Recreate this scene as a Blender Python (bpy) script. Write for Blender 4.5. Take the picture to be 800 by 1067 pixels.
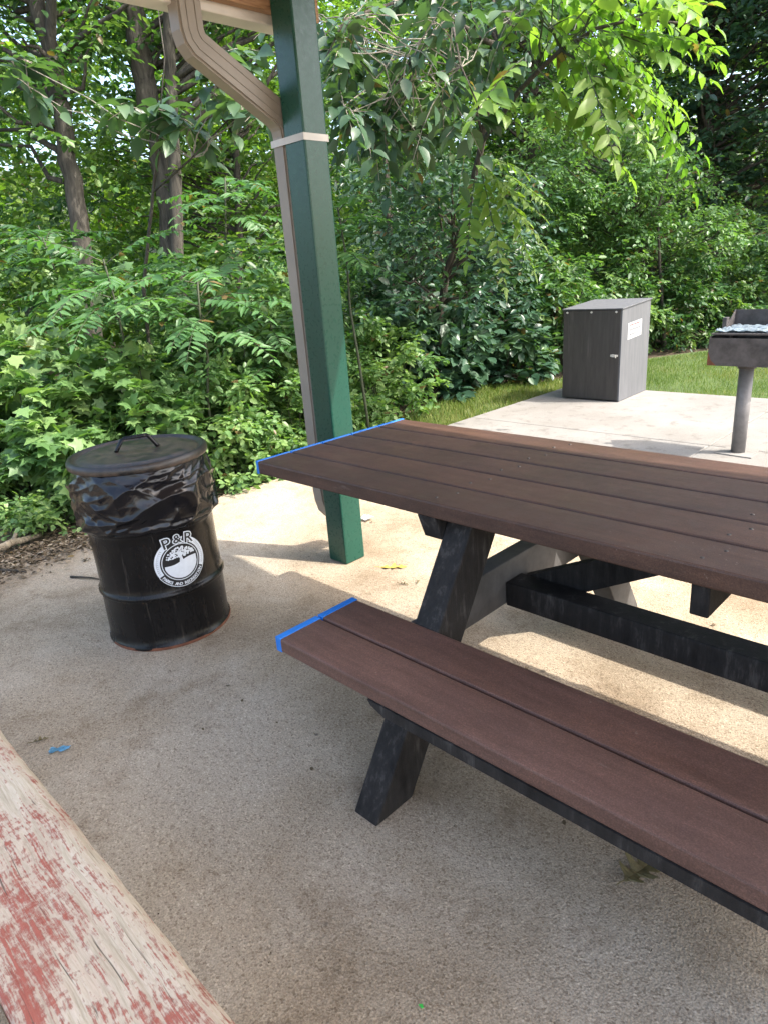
import bpy, bmesh, math, random
import numpy as np
from mathutils import Vector, Matrix, noise as mnoise

# ------------------------------------------------------------------ scene, camera, light
S = bpy.context.scene
COL = S.collection
for o in list(bpy.data.objects):
    bpy.data.objects.remove(o)

# world axes follow the picnic table: X along its boards, Y across them, Z up (metres)
CAM = np.array([1.921, -1.264, 1.352])
CF = np.array([-0.6758, 0.6548, -0.3384])
CR = np.array([0.7124, 0.6980, -0.0721])
CU = np.array([-0.1890, 0.2899, 0.9382])
FPX = 700.9                                   # focal length in pixels of the 800x1067 photograph
cam_d = bpy.data.cameras.new('camera')
cam_d.sensor_fit = 'VERTICAL'; cam_d.sensor_height = 36.0; cam_d.lens = FPX / 1067 * 36
cam_d.clip_start = 0.02; cam_d.clip_end = 600
cam = bpy.data.objects.new('camera', cam_d); COL.objects.link(cam)
m = Matrix(((CR[0], CU[0], -CF[0], CAM[0]), (CR[1], CU[1], -CF[1], CAM[1]), (CR[2], CU[2], -CF[2], CAM[2]), (0, 0, 0, 1)))
q_ = m.to_quaternion(); q_.normalize()
cam.rotation_mode = 'QUATERNION'; cam.rotation_quaternion = q_; cam.location = CAM
S.camera = cam

SUN = Vector((0.76, 0.34, 1.0)).normalized()   # towards the sun
EL = math.asin(SUN.z); AZ = math.atan2(SUN.x, SUN.y)
w = bpy.data.worlds.new('World'); S.world = w; w.use_nodes = True
nt = w.node_tree; bg = nt.nodes['Background']
sky = nt.nodes.new('ShaderNodeTexSky'); sky.sky_type = 'NISHITA'; sky.sun_disc = False
sky.sun_elevation = EL; sky.sun_rotation = AZ
sky.air_density = 1.0; sky.dust_density = 4.0; sky.ozone_density = 0.25
nt.links.new(sky.outputs[0], bg.inputs[0]); bg.inputs[1].default_value = 0.15
sl = bpy.data.lights.new('sun', 'SUN'); sl.energy = 2.0; sl.angle = math.radians(0.5); sl.color = (1.0, 0.95, 0.87)
so = bpy.data.objects.new('sun', sl); COL.objects.link(so)
so.rotation_mode = 'QUATERNION'; so.rotation_quaternion = SUN.to_track_quat('Z', 'Y'); so.location = (6, 3, 12)
S.view_settings.view_transform = 'Standard'; S.view_settings.look = 'None'
S.view_settings.gamma = 1; S.view_settings.use_curve_mapping = False
S.view_settings.exposure = 2.18

rnd = random.Random(7)

# ------------------------------------------------------------------ helpers
def at(px, py, d):
    """point seen at pixel px,py of the photograph, d metres ahead of the camera along the ground"""
    r = CF + CR * (px - 400) / FPX - CU * (py - 533.5) / FPX
    h = CF[:2] / np.hypot(*CF[:2])
    t = d / (r[:2] @ h)
    return CAM + r * t

def cw(x, y, z=0.0):
    """point x metres to the right of and y metres ahead of the camera foot"""
    fh = np.array([CF[0], CF[1], 0]) / np.hypot(CF[0], CF[1]); rh = np.array([fh[1], -fh[0], 0])
    return np.array([CAM[0], CAM[1], 0]) + rh * x + fh * y + np.array([0, 0, z])

def link(o, parent=None):
    COL.objects.link(o)
    if parent is not None:
        o.parent = parent
    return o

def tag(o, label=None, cat=None, group=None, kind=None):
    if label: o['label'] = label
    if cat: o['category'] = cat
    if group: o['group'] = group
    if kind: o['kind'] = kind
    return o

def thing(name, label, cat, loc=(0, 0, 0), rotz=0, group=None):
    o = bpy.data.objects.new(name, None); o.empty_display_size = 0.1
    link(o); o.location = loc; o.rotation_euler = (0, 0, rotz)
    return tag(o, label, cat, group)

def obj(name, bm, mat, parent=None, smooth=False):
    if isinstance(bm, bmesh.types.BMesh):
        me = bpy.data.meshes.new(name); bm.normal_update(); bm.to_mesh(me); bm.free()
    else:
        me = bm
    if mat is not None:
        me.materials.clear(); me.materials.append(mat)
    if smooth:
        me.polygons.foreach_set('use_smooth', [True] * len(me.polygons))
    o = bpy.data.objects.new(name, me)
    link(o, parent)
    return o

def copy_tree(o, parent=None):
    c = o.copy(); COL.objects.link(c); c.parent = parent
    for ch in o.children:
        copy_tree(ch, c)
    return c

def box(bm, x0, x1, y0, y1, z0, z1, bevel=0.0):
    vs = [bm.verts.new((x, y, z)) for x in (x0, x1) for y in (y0, y1) for z in (z0, z1)]
    a, b, c, d, e, f, g, h = vs
    fs = [bm.faces.new(k) for k in ((a, b, d, c), (e, g, h, f), (a, e, f, b), (c, d, h, g), (a, c, g, e), (b, f, h, d))]
    if bevel:
        es = list({ed for fc in fs for ed in fc.edges})
        bmesh.ops.bevel(bm, geom=es, offset=bevel, segments=2, profile=0.5, affect='EDGES')
    return vs

def prism(bm, poly, axis, lo, hi, bevel=0.0):
    """extrude a 2D polygon along axis ('x','y','z') between lo and hi"""
    def P(p, t):
        return {'x': (t, p[0], p[1]), 'y': (p[0], t, p[1]), 'z': (p[0], p[1], t)}[axis]
    A = [bm.verts.new(P(p, lo)) for p in poly]; B = [bm.verts.new(P(p, hi)) for p in poly]
    fs = [bm.faces.new(A), bm.faces.new(B[::-1])]
    n = len(poly)
    for i in range(n):
        fs.append(bm.faces.new((A[i], A[(i + 1) % n], B[(i + 1) % n], B[i])))
    bmesh.ops.recalc_face_normals(bm, faces=fs)
    if bevel:
        es = list({ed for fc in fs for ed in fc.edges})
        bmesh.ops.bevel(bm, geom=es, offset=bevel, segments=2, profile=0.5, affect='EDGES')

def tube(bm, pts, rads, n=8, cap=True, twist=0.0):
    pts = [Vector(p) for p in pts]
    rings = []
    ref = Vector((0.31, 0.77, 0.2))
    for i, p in enumerate(pts):
        t = (pts[min(i + 1, len(pts) - 1)] - pts[max(i - 1, 0)]).normalized()
        a = t.cross(ref)
        if a.length < 1e-3: a = t.cross(Vector((1, 0, 0)))
        a.normalize(); b = t.cross(a)
        r = rads[i] if hasattr(rads, '__len__') else rads
        rings.append([bm.verts.new(p + (a * math.cos(2 * math.pi * k / n + twist) + b * math.sin(2 * math.pi * k / n + twist)) * r) for k in range(n)])
    for r0, r1 in zip(rings, rings[1:]):
        for k in range(n):
            bm.faces.new((r0[k], r0[(k + 1) % n], r1[(k + 1) % n], r1[k]))
    if cap:
        bm.faces.new(rings[0][::-1]); bm.faces.new(rings[-1])

def rect_sweep(bm, pts, w, d, up):
    """sweep a w x d rectangle along pts; 'up' is the fixed width axis"""
    pts = [Vector(p) for p in pts]; up = Vector(up).normalized()
    rings = []
    for i, p in enumerate(pts):
        ts = []
        if i > 0: ts.append((pts[i] - pts[i - 1]).normalized())
        if i < len(pts) - 1: ts.append((pts[i + 1] - pts[i]).normalized())
        t = sum(ts, Vector()).normalized()
        s = t.cross(up).normalized()
        k = 1.0 / max(0.5, t.dot(ts[0]))
        rings.append([bm.verts.new(p + up * (a * w / 2) + s * (b * d / 2 * k)) for a, b in ((-1, -1), (1, -1), (1, 1), (-1, 1))])
    for r0, r1 in zip(rings, rings[1:]):
        for k in range(4):
            bm.faces.new((r0[k], r0[(k + 1) % 4], r1[(k + 1) % 4], r1[k]))
    bm.faces.new(rings[0][::-1]); bm.faces.new(rings[-1])
    bmesh.ops.recalc_face_normals(bm, faces=bm.faces[:])

def lathe(bm, prof, n=64, cap0=False, cap1=False):
    rings = [[bm.verts.new((r * math.cos(2 * math.pi * k / n), r * math.sin(2 * math.pi * k / n), z)) for k in range(n)] for r, z in prof]
    for r0, r1 in zip(rings, rings[1:]):
        for k in range(n):
            bm.faces.new((r0[k], r0[(k + 1) % n], r1[(k + 1) % n], r1[k]))
    if cap0: bm.faces.new(rings[0][::-1])
    if cap1: bm.faces.new(rings[-1])

# ------------------------------------------------------------------ materials
class NB:
    def __init__(self, name):
        self.m = bpy.data.materials.new(name); self.m.use_nodes = True
        self.t = self.m.node_tree; self.b = self.t.nodes['Principled BSDF']; self.o = self.t.nodes['Material Output']
        self._c = None
    def n(self, typ, **k):
        nd = self.t.nodes.new('ShaderNode' + typ)
        for a, v in k.items(): setattr(nd, a, v)
        return nd
    def l(self, a, b): self.t.links.new(a, b)
    @property
    def co(self):
        if self._c is None: self._c = self.n('TexCoord').outputs['Object']
        return self._c
    def mapped(self, scale=(1, 1, 1), rot=(0, 0, 0)):
        mp = self.n('Mapping'); mp.inputs['Scale'].default_value = scale; mp.inputs['Rotation'].default_value = rot
        self.l(self.co, mp.inputs[0]); return mp.outputs[0]
    def noise(self, scale, detail=4, rough=0.55, vec=None, dist=0.0):
        nd = self.n('TexNoise'); nd.inputs['Scale'].default_value = scale; nd.inputs['Detail'].default_value = detail
        nd.inputs['Roughness'].default_value = rough; nd.inputs['Distortion'].default_value = dist
        self.l(vec if vec is not None else self.co, nd.inputs['Vector']); return nd.outputs['Fac']
    def voro(self, scale, vec=None, feature='F1', out='Distance'):
        nd = self.n('TexVoronoi', feature=feature); nd.inputs['Scale'].default_value = scale
        self.l(vec if vec is not None else self.co, nd.inputs['Vector']); return nd.outputs[out]
    def ramp(self, fac, stops):
        nd = self.n('ValToRGB'); cr = nd.color_ramp
        while len(cr.elements) < len(stops): cr.elements.new(0.5)
        for e, (p, c) in zip(cr.elements, stops):
            e.position = p; e.color = (c, c, c, 1) if not hasattr(c, '__len__') else (*c, 1)
        self.l(fac, nd.inputs[0]); return nd.outputs[0]
    def mix(self, fac, a, b, typ='MIX'):
        nd = self.n('Mix', data_type='RGBA', blend_type=typ)
        for sock, v in ((nd.inputs[0], fac), (nd.inputs[6], a), (nd.inputs[7], b)):
            if isinstance(v, bpy.types.NodeSocket): self.l(v, sock)
            elif hasattr(v, '__len__'): sock.default_value = (*v, 1)
            else: sock.default_value = v
        return nd.outputs[2]
    def math(self, op, a, b=0.5):
        nd = self.n('Math', operation=op)
        for i, v in enumerate((a, b)):
            if isinstance(v, bpy.types.NodeSocket): self.l(v, nd.inputs[i])
            else: nd.inputs[i].default_value = v
        return nd.outputs[0]
    def bump(self, h, strength=0.3, dist=0.002, prev=None):
        nd = self.n('Bump'); nd.inputs['Strength'].default_value = strength; nd.inputs['Distance'].default_value = dist
        self.l(h, nd.inputs['Height'])
        if prev is not None: self.l(prev, nd.inputs['Normal'])
        self.l(nd.outputs[0], self.b.inputs['Normal']); return nd.outputs[0]
    def col(self, c):
        if isinstance(c, bpy.types.NodeSocket): self.l(c, self.b.inputs['Base Color'])
        else: self.b.inputs['Base Color'].default_value = (*c, 1)
        return self
    def rough(self, r):
        if isinstance(r, bpy.types.NodeSocket): self.l(r, self.b.inputs['Roughness'])
        else: self.b.inputs['Roughness'].default_value = r
        return self
    def set(self, **k):
        for a, v in k.items(): self.b.inputs[a.replace('_', ' ')].default_value = v
        return self

def mat_concrete_tan():
    b = NB('exposed_aggregate_concrete')
    big = b.noise(0.75, 6, 0.62, dist=0.4); mid = b.noise(4.2, 6, 0.7); fine = b.noise(240, 3, 0.75)
    v = b.voro(190, out='Color'); sep = b.n('SeparateColor'); b.l(v, sep.inputs[0])
    base = b.ramp(fine, [(0.28, (0.22, 0.182, 0.135)), (0.5, (0.375, 0.325, 0.258)), (0.74, (0.52, 0.467, 0.39))])
    grain = b.ramp(sep.outputs[0], [(0.0, (0.55, 0.50, 0.45)), (0.25, (0.92, 0.90, 0.87)), (0.85, (1.06, 1.04, 1.0)), (1.0, (1.35, 1.32, 1.27))])
    c = b.mix(0.8, base, grain, 'MULTIPLY')
    st = b.ramp(big, [(0.37, (0.50, 0.43, 0.355)), (0.49, (0.86, 0.82, 0.76)), (0.60, (1.06, 1.06, 1.06))])
    c = b.mix(0.9, c, st, 'MULTIPLY')
    st2 = b.ramp(mid, [(0.30, (0.58, 0.52, 0.46)), (0.46, (1, 1, 1))])
    c = b.mix(0.75, c, st2, 'MULTIPLY')
    # drips and gum spots
    sp = b.voro(2.3); spn = b.noise(14, 2)
    spot = b.ramp(b.math('ADD', sp, b.math('MULTIPLY', spn, 0.06)), [(0.058, 0.25), (0.070, 1.0)])
    c = b.mix(b.math('SUBTRACT', 1.0, spot), c, (0.07, 0.062, 0.054))
    sp2 = b.voro(9.0); sel = b.noise(2.6, 2)
    spot2 = b.math('MULTIPLY', b.ramp(b.math('ADD', sp2, b.math('MULTIPLY', spn, 0.08)), [(0.07, 0.8), (0.10, 0.0)]), b.ramp(sel, [(0.52, 0.0), (0.58, 1.0)]))
    c = b.mix(spot2, c, (0.09, 0.08, 0.07))
    b.col(c).rough(0.92).set(Specular_IOR_Level=0.2)
    h = b.math('ADD', b.math('MULTIPLY', fine, 0.7), b.math('MULTIPLY', b.voro(200), 0.8))
    b.bump(h, 0.8, 0.003)
    return b.m

def mat_concrete_grey():
    b = NB('broom_finished_concrete')
    big = b.noise(1.1, 5, 0.6); fine = b.noise(160, 3, 0.7); mid = b.noise(7, 6, 0.7)
    c = b.ramp(fine, [(0.3, (0.17, 0.162, 0.15)), (0.7, (0.26, 0.25, 0.234))])
    c = b.mix(0.8, c, b.ramp(big, [(0.35, (0.74, 0.72, 0.69)), (0.6, (1, 1, 1))]), 'MULTIPLY')
    c = b.mix(0.7, c, b.ramp(mid, [(0.33, (0.55, 0.52, 0.48)), (0.46, (1, 1, 1))]), 'MULTIPLY')
    b.col(c).rough(0.9); b.bump(fine, 0.4, 0.002)
    return b.m

def mat_soil():
    b = NB('leaf_litter_soil')
    n1 = b.noise(2.2, 6, 0.7); n2 = b.voro(38, out='Color'); n3 = b.noise(55, 4, 0.7)
    c = b.ramp(n1, [(0.3, (0.055, 0.040, 0.025)), (0.5, (0.11, 0.082, 0.052)), (0.7, (0.17, 0.135, 0.09))])
    c = b.mix(0.6, c, b.ramp(n3, [(0.3, (0.5, 0.5, 0.5)), (0.65, (1.5, 1.45, 1.35))]), 'MULTIPLY')
    b.col(c).rough(0.95); b.bump(b.math('ADD', n3, b.voro(45)), 0.9, 0.015)
    return b.m

def mat_lawn():
    b = NB('mown_lawn')
    n1 = b.noise(0.8, 5, 0.6); n3 = b.noise(70, 4, 0.75)
    c = b.ramp(n1, [(0.3, (0.05, 0.085, 0.02)), (0.55, (0.075, 0.12, 0.028)), (0.75, (0.13, 0.135, 0.05))])
    c = b.mix(0.7, c, b.ramp(n3, [(0.3, (0.45, 0.5, 0.4)), (0.65, (1.35, 1.3, 1.2))]), 'MULTIPLY')
    b.col(c).rough(0.9); b.bump(n3, 0.9, 0.02)
    return b.m

def mat_board(name='brown_recycled_board', c0=(0.058, 0.032, 0.023), c1=(0.092, 0.051, 0.036)):
    b = NB(name)
    g = b.noise(14, 5, 0.65, vec=b.mapped((0.35, 3.0, 3.0))); f = b.noise(380, 2, 0.65); big = b.noise(2.2, 6, 0.68)
    isl = b.n('NewGeometry').outputs['Random Per Island']
    c = b.ramp(g, [(0.3, c0), (0.7, c1)])
    c = b.mix(1.0, c, b.ramp(isl, [(0.0, (0.86, 0.88, 0.90)), (1.0, (1.12, 1.08, 1.05))]), 'MULTIPLY')
    c = b.mix(0.65, c, b.ramp(big, [(0.35, (0.66, 0.67, 0.70)), (0.6, (1.08, 1.04, 1.0))]), 'MULTIPLY')
    c = b.mix(0.8, c, b.ramp(f, [(0.32, (0.62, 0.62, 0.62)), (0.55, (1.0, 1.0, 1.0)), (0.75, (1.6, 1.55, 1.5))]), 'MULTIPLY')
    # pale scuffs, scratches, water marks and dust
    sc = b.ramp(b.noise(34, 7, 0.8, vec=b.mapped((0.3, 2.0, 1))), [(0.60, 0.0), (0.80, 0.45)])
    c = b.mix(sc, c, (0.25, 0.21, 0.175))
    ws = b.math('MULTIPLY', b.ramp(b.noise(90, 3, 0.6, vec=b.mapped((1, 0.8, 1), (0, 0, 0.6))), [(0.68, 0.0), (0.75, 0.5)]), b.ramp(big, [(0.45, 0.0), (0.6, 1.0)]))
    c = b.mix(ws, c, (0.30, 0.26, 0.22))
    b.col(c).rough(b.ramp(b.noise(5, 5, 0.7), [(0.3, 0.40), (0.7, 0.66)])).set(Specular_IOR_Level=0.36)
    b.bump(b.math('ADD', f, b.math('MULTIPLY', g, 0.8)), 0.3, 0.0014)
    return b.m

def mat_black_timber():
    b = NB('black_recycled_timber')
    g = b.noise(13, 7, 0.72, vec=b.mapped((3.0, 3.0, 0.45))); f = b.noise(300, 2, 0.6); big = b.noise(4, 5, 0.7)
    c = b.ramp(b.math('ADD', b.math('MULTIPLY', g, 0.6), b.math('MULTIPLY', big, 0.4)), [(0.36, (0.009, 0.0083, 0.008)), (0.53, (0.026, 0.024, 0.0225)), (0.68, (0.095, 0.087, 0.079))])
    b.col(c).rough(b.ramp(g, [(0.3, 0.6), (0.7, 0.85)])).set(Specular_IOR_Level=0.16)
    b.bump(b.math('ADD', f, g), 0.4, 0.002)
    return b.m

def mat_plain(name, c, rough=0.5, metal=0.0, var=0.25, scale=9, bump=0.0, spec=0.5):
    b = NB(name)
    n1 = b.noise(scale, 5, 0.65)
    lo = 1 - var
    b.col(b.mix(1.0, c, b.ramp(n1, [(0.3, (lo, lo, lo)), (0.68, (1 + var * .5,) * 3)]), 'MULTIPLY')).rough(rough).set(Metallic=metal, Specular_IOR_Level=spec)
    if bump: b.bump(b.noise(180, 3), bump, 0.001)
    return b.m

def mat_post():
    b = NB('green_painted_steel')
    n1 = b.noise(3, 5, 0.6, vec=b.mapped((1, 1, 0.35))); sp = b.math('ADD', b.voro(9, vec=b.mapped((1, 1, 0.6))), b.math('MULTIPLY', b.noise(4, 2), 0.12)); n2 = b.noise(60, 3)
    c = b.ramp(n1, [(0.3, (0.006, 0.046, 0.031)), (0.7, (0.010, 0.062, 0.043))])
    chip = b.ramp(sp, [(0.085, 0.7), (0.10, 0.0)])
    c = b.mix(chip, c, (0.02, 0.035, 0.03))
    sc = b.ramp(b.noise(40, 6, 0.8, vec=b.mapped((1.5, 1.5, 0.7))), [(0.68, 0.0), (0.8, 0.5)])
    c = b.mix(sc, c, (0.22, 0.27, 0.24))
    b.col(c).rough(b.ramp(n2, [(0.3, 0.24), (0.7, 0.36)])).set(Specular_IOR_Level=0.4)
    b.bump(b.noise(25, 3), 0.06, 0.002)
    return b.m

def mat_drum():
    b = NB('black_painted_drum_steel')
    n1 = b.noise(6, 6, 0.7, vec=b.mapped((2, 2, 0.5))); st = b.noise(17, 5, 0.7, vec=b.mapped((2.4, 2.4, 0.12)))
    c = b.ramp(n1, [(0.3, (0.0045, 0.0045, 0.005)), (0.7, (0.010, 0.0095, 0.0095))])
    streak = b.ramp(st, [(0.60, 0.0), (0.70, 0.42)])
    c = b.mix(streak, c, (0.13, 0.11, 0.09))
    b.col(c).rough(b.ramp(n1, [(0.3, 0.16), (0.7, 0.34)])).set(Specular_IOR_Level=0.25)
    b.bump(b.noise(7, 3), 0.22, 0.006)
    return b.m

def mat_lid():
    b = NB('dusty_black_lid')
    n1 = b.noise(5, 6, 0.7); n2 = b.noise(28, 5, 0.75)
    dust = b.ramp(b.math('MULTIPLY', n1, b.math('ADD', n2, 0.55)), [(0.40, 0.0), (0.66, 0.75)])
    ln = b.n('VectorMath', operation='LENGTH'); b.l(b.co, ln.inputs[0])
    dust = b.math('MULTIPLY', dust, b.ramp(b.math('ADD', b.math('SUBTRACT', ln.outputs['Value'], .60), b.math('MULTIPLY', n1, .12)), [(0.235, 1.0), (0.262, 0.12)]))
    b.col(b.mix(dust, (0.012, 0.0115, 0.0115), (0.15, 0.105, 0.075))).rough(b.ramp(n1, [(0.3, 0.3), (0.7, 0.55)]))
    b.bump(n2, 0.15, 0.002)
    return b.m

def mat_bag():
    b = NB('black_bin_liner'); b.col((0.005, 0.005, 0.007)).rough(0.2).set(Specular_IOR_Level=0.42)
    b.bump(b.noise(26, 5, 0.6, dist=1.2), 0.22, 0.006)
    return b.m

def mat_peeling():
    b = NB('peeling_red_paint_on_old_wood')
    w_ = b.n('VectorMath', operation='ADD'); b.l(b.co, w_.inputs[0])
    wn = b.n('TexNoise'); wn.inputs['Scale'].default_value = 2.2; b.l(b.co, wn.inputs['Vector'])
    ws = b.n('VectorMath', operation='SCALE'); b.l(wn.outputs['Color'], ws.inputs[0]); ws.inputs['Scale'].default_value = 0.05
    b.l(ws.outputs[0], w_.inputs[1])
    def mp(s):
        m_ = b.n('Mapping'); m_.inputs['Scale'].default_value = s; b.l(w_.outputs[0], m_.inputs[0]); return m_.outputs[0]
    g = b.noise(6, 8, 0.75, vec=mp((0.7, 15, 15))); g2 = b.noise(20, 6, 0.75, vec=mp((0.55, 14, 14)))
    crack = b.noise(11, 3, 0.6, vec=mp((0.18, 9, 9)))
    patch = b.noise(2.6, 7, 0.75, vec=mp((0.9, 2.4, 1)), dist=0.3); cross = b.noise(38, 4, 0.7, vec=mp((2.0, 0.8, 1)))
    wood = b.ramp(g, [(0.28, (0.32, 0.258, 0.17)), (0.5, (0.55, 0.475, 0.36)), (0.75, (0.70, 0.64, 0.52))])
    wood = b.mix(0.5, wood, b.ramp(g2, [(0.35, (0.66, 0.60, 0.53)), (0.55, (1.0, 1.0, 1.0))]), 'MULTIPLY')
    red = b.ramp(g2, [(0.3, (0.24, 0.058, 0.038)), (0.6, (0.36, 0.100, 0.07)), (0.8, (0.46, 0.20, 0.15))])
    f = b.math('ADD', patch, b.math('ADD', b.math('MULTIPLY', b.math('SUBTRACT', g, 0.5), 0.95), b.math('ADD', b.math('MULTIPLY', b.math('SUBTRACT', g2, 0.5), 0.8), b.math('ADD', b.math('MULTIPLY', b.math('SUBTRACT', cross, 0.5), 0.45), b.math('MULTIPLY', b.math('SUBTRACT', b.noise(120, 4, 0.7, vec=mp((0.6, 1.6, 1))), 0.5), 0.45)))))
    paint = b.ramp(f, [(0.54, 0.0), (0.61, 0.6), (0.70, 0.95)])
    stain = b.ramp(b.math('ADD', patch, b.math('MULTIPLY', g, 0.3)), [(0.58, 0.0), (0.85, 0.5)])
    c = b.mix(stain, wood, (0.56, 0.36, 0.28))
    c = b.mix(paint, c, red)
    c = b.mix(b.ramp(crack, [(0.30, 0.85), (0.335, 0.0)]), c, (0.10, 0.075, 0.055))
    b.col(c).rough(0.85).set(Specular_IOR_Level=0.25)
    h = b.math('ADD', b.math('MULTIPLY', g, 0.7), b.math('ADD', b.math('MULTIPLY', g2, 0.4), b.math('MULTIPLY', paint, 0.5)))
    b.bump(b.math('ADD', h, b.ramp(crack, [(0.30, 0.0), (0.34, 0.8)])), 0.6, 0.003)
    return b.m

def mat_rawwood():
    b = NB('stained_beam_wood')
    g = b.noise(11, 7, 0.7, vec=b.mapped((9, 0.7, 9)), dist=0.8)
    b.col(b.ramp(g, [(0.3, (0.13, 0.065, 0.03)), (0.5, (0.30, 0.165, 0.085)), (0.72, (0.48, 0.31, 0.18))])).rough(0.7)
    b.bump(g, 0.4, 0.003)
    return b.m

def mat_bark(name='bark', c0=(0.022, 0.019, 0.015), c1=(0.085, 0.076, 0.062)):
    b = NB(name)
    v = b.mapped((5.5, 5.5, 0.9)); n1 = b.noise(5, 6, 0.7, vec=v, dist=0.7); n2 = b.noise(1.5, 3)
    c = b.ramp(n1, [(0.32, c0), (0.62, c1)])
    c = b.mix(0.5, c, b.ramp(n2, [(0.35, (0.65, 0.7, 0.6)), (0.65, (1.15, 1.1, 1.05))]), 'MULTIPLY')
    b.col(c).rough(0.92); b.bump(n1, 0.9, 0.025)
    return b.m

def mat_leaf(name, dark, mid, light, trans=0.35, rough=0.42, spec=0.45):
    b = NB(name)
    a = b.n('Attribute', attribute_name='tone').outputs['Fac']
    c = b.ramp(a, [(0.0, dark), (0.5, mid), (0.96, light), (1.0, (0.15, 0.105, 0.045))])
    b.col(c).rough(rough).set(Specular_IOR_Level=spec)
    tr = b.n('BsdfTranslucent'); b.l(b.mix(1.0, c, (1.5, 1.75, 0.55), 'MULTIPLY'), tr.inputs[0])
    mx = b.n('MixShader'); mx.inputs[0].default_value = trans
    b.l(b.b.outputs[0], mx.inputs[1]); b.l(tr.outputs[0], mx.inputs[2]); b.l(mx.outputs[0], b.o.inputs[0])
    return b.m

M = {}
M['tan'] = mat_concrete_tan(); M['slab'] = mat_concrete_grey(); M['soil'] = mat_soil(); M['lawn'] = mat_lawn()
M['board'] = mat_board(); M['timber'] = mat_black_timber(); M['timber_grey'] = mat_plain('lit_weathered_grey_timber', (0.088, 0.084, 0.080), 0.7, var=.45, scale=7, bump=.4, spec=.25); M['seat'] = mat_board('skylit_brown_board', (0.094, 0.052, 0.040), (0.142, 0.080, 0.063)); M['post'] = mat_post(); M['drum'] = mat_drum()  # seat: tabletop brown lightened to stand in for sky reflection
M['lid'] = mat_lid(); M['bag'] = mat_bag(); M['peel'] = mat_peeling(); M['beam'] = mat_rawwood()
M['blue'] = mat_plain('blue_edge_paint', (0.012, 0.16, 0.55), 0.5, var=0.15)
M['bolt'] = mat_plain('galvanised_bolt', (0.10, 0.092, 0.085), 0.6, 0.8)
M['white_paint'] = mat_plain('cream_gutter_paint', (0.62, 0.58, 0.53), 0.5, var=0.12, scale=5)
M['spout'] = mat_plain('taupe_downspout_paint', (0.24, 0.208, 0.172), 0.45, var=0.14, scale=6)
M['strap'] = mat_plain('pale_strap_metal', (0.50, 0.48, 0.44), 0.45, 0.0, var=0.15)
M['bounce_ceiling'] = mat_plain('pale_bounce_ceiling', (0.50, 0.42, 0.32), 0.7, var=.2)
M['roof'] = mat_plain('brown_shingle', (0.09, 0.07, 0.06), 0.9, bump=0.6)
M['white'] = mat_plain('white_decal_ink', (0.68, 0.72, 0.76), 0.5, var=0.12, scale=30)
M['ink'] = mat_plain('black_decal_ink', (0.012, 0.012, 0.013), 0.4, var=0.1)
M['rust'] = mat_plain('rust', (0.16, 0.06, 0.03), 0.85, var=0.5, scale=22)
M['bark'] = mat_bark(); M['bark_dark'] = mat_bark('dark_bark', (0.022, 0.018, 0.014), (0.085, 0.07, 0.055))
M['bark_pale'] = mat_bark('pale_twig_bark', (0.15, 0.135, 0.11), (0.34, 0.31, 0.27))
M['stem'] = mat_plain('green_stem', (0.035, 0.045, 0.02), 0.7)
M['lf_mid'] = mat_leaf('leaf_mid_green', (0.026, 0.070, 0.028), (0.064, 0.140, 0.048), (0.165, 0.245, 0.075))
M['lf_light'] = mat_leaf('leaf_light_green', (0.062, 0.135, 0.045), (0.120, 0.220, 0.078), (0.220, 0.320, 0.115))
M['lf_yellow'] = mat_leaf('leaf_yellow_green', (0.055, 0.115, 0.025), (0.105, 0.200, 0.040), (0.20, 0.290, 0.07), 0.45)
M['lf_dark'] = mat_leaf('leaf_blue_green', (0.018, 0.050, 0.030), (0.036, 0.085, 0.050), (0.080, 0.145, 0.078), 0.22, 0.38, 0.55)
M['lf_grey'] = mat_leaf('leaf_grey_green', (0.032, 0.070, 0.042), (0.058, 0.110, 0.062), (0.12, 0.185, 0.085), 0.33, 0.4, 0.4)
M['lf_fern'] = mat_leaf('leaf_fern_green', (0.045, 0.115, 0.042), (0.085, 0.185, 0.066), (0.160, 0.275, 0.095), 0.38, 0.45, 0.4)
M['grass'] = mat_leaf('grass_blade', (0.055, 0.10, 0.02), (0.095, 0.155, 0.03), (0.22, 0.22, 0.08), 0.3, 0.6, 0.25)


M['forest_floor'] = mat_plain('wooded_forest_floor', (0.045, 0.062, 0.026), 0.95, var=.7, scale=.8)
# ------------------------------------------------------------------ the setting
def sheet(name, pts, z, mat, cut=0):
    bm = bmesh.new()
    bm.faces.new([bm.verts.new((x, y, z)) for x, y in pts])
    if cut: bmesh.ops.triangulate(bm, faces=bm.faces[:])
    return tag(obj(name, bm, mat), kind='structure')

sheet('ground', [(-160, -160), (160, -160), (160, 160), (-160, 160)], -0.07, M['soil'])
PADX = -1.93
bm = bmesh.new(); prism(bm, [(PADX, -12), (14, -12), (14, 2.70), (PADX, 2.70)], 'z', -0.16, 0.0, 0.008)
tag(obj('concrete_floor', bm, M['tan']), kind='structure')
bm = bmesh.new()
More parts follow.
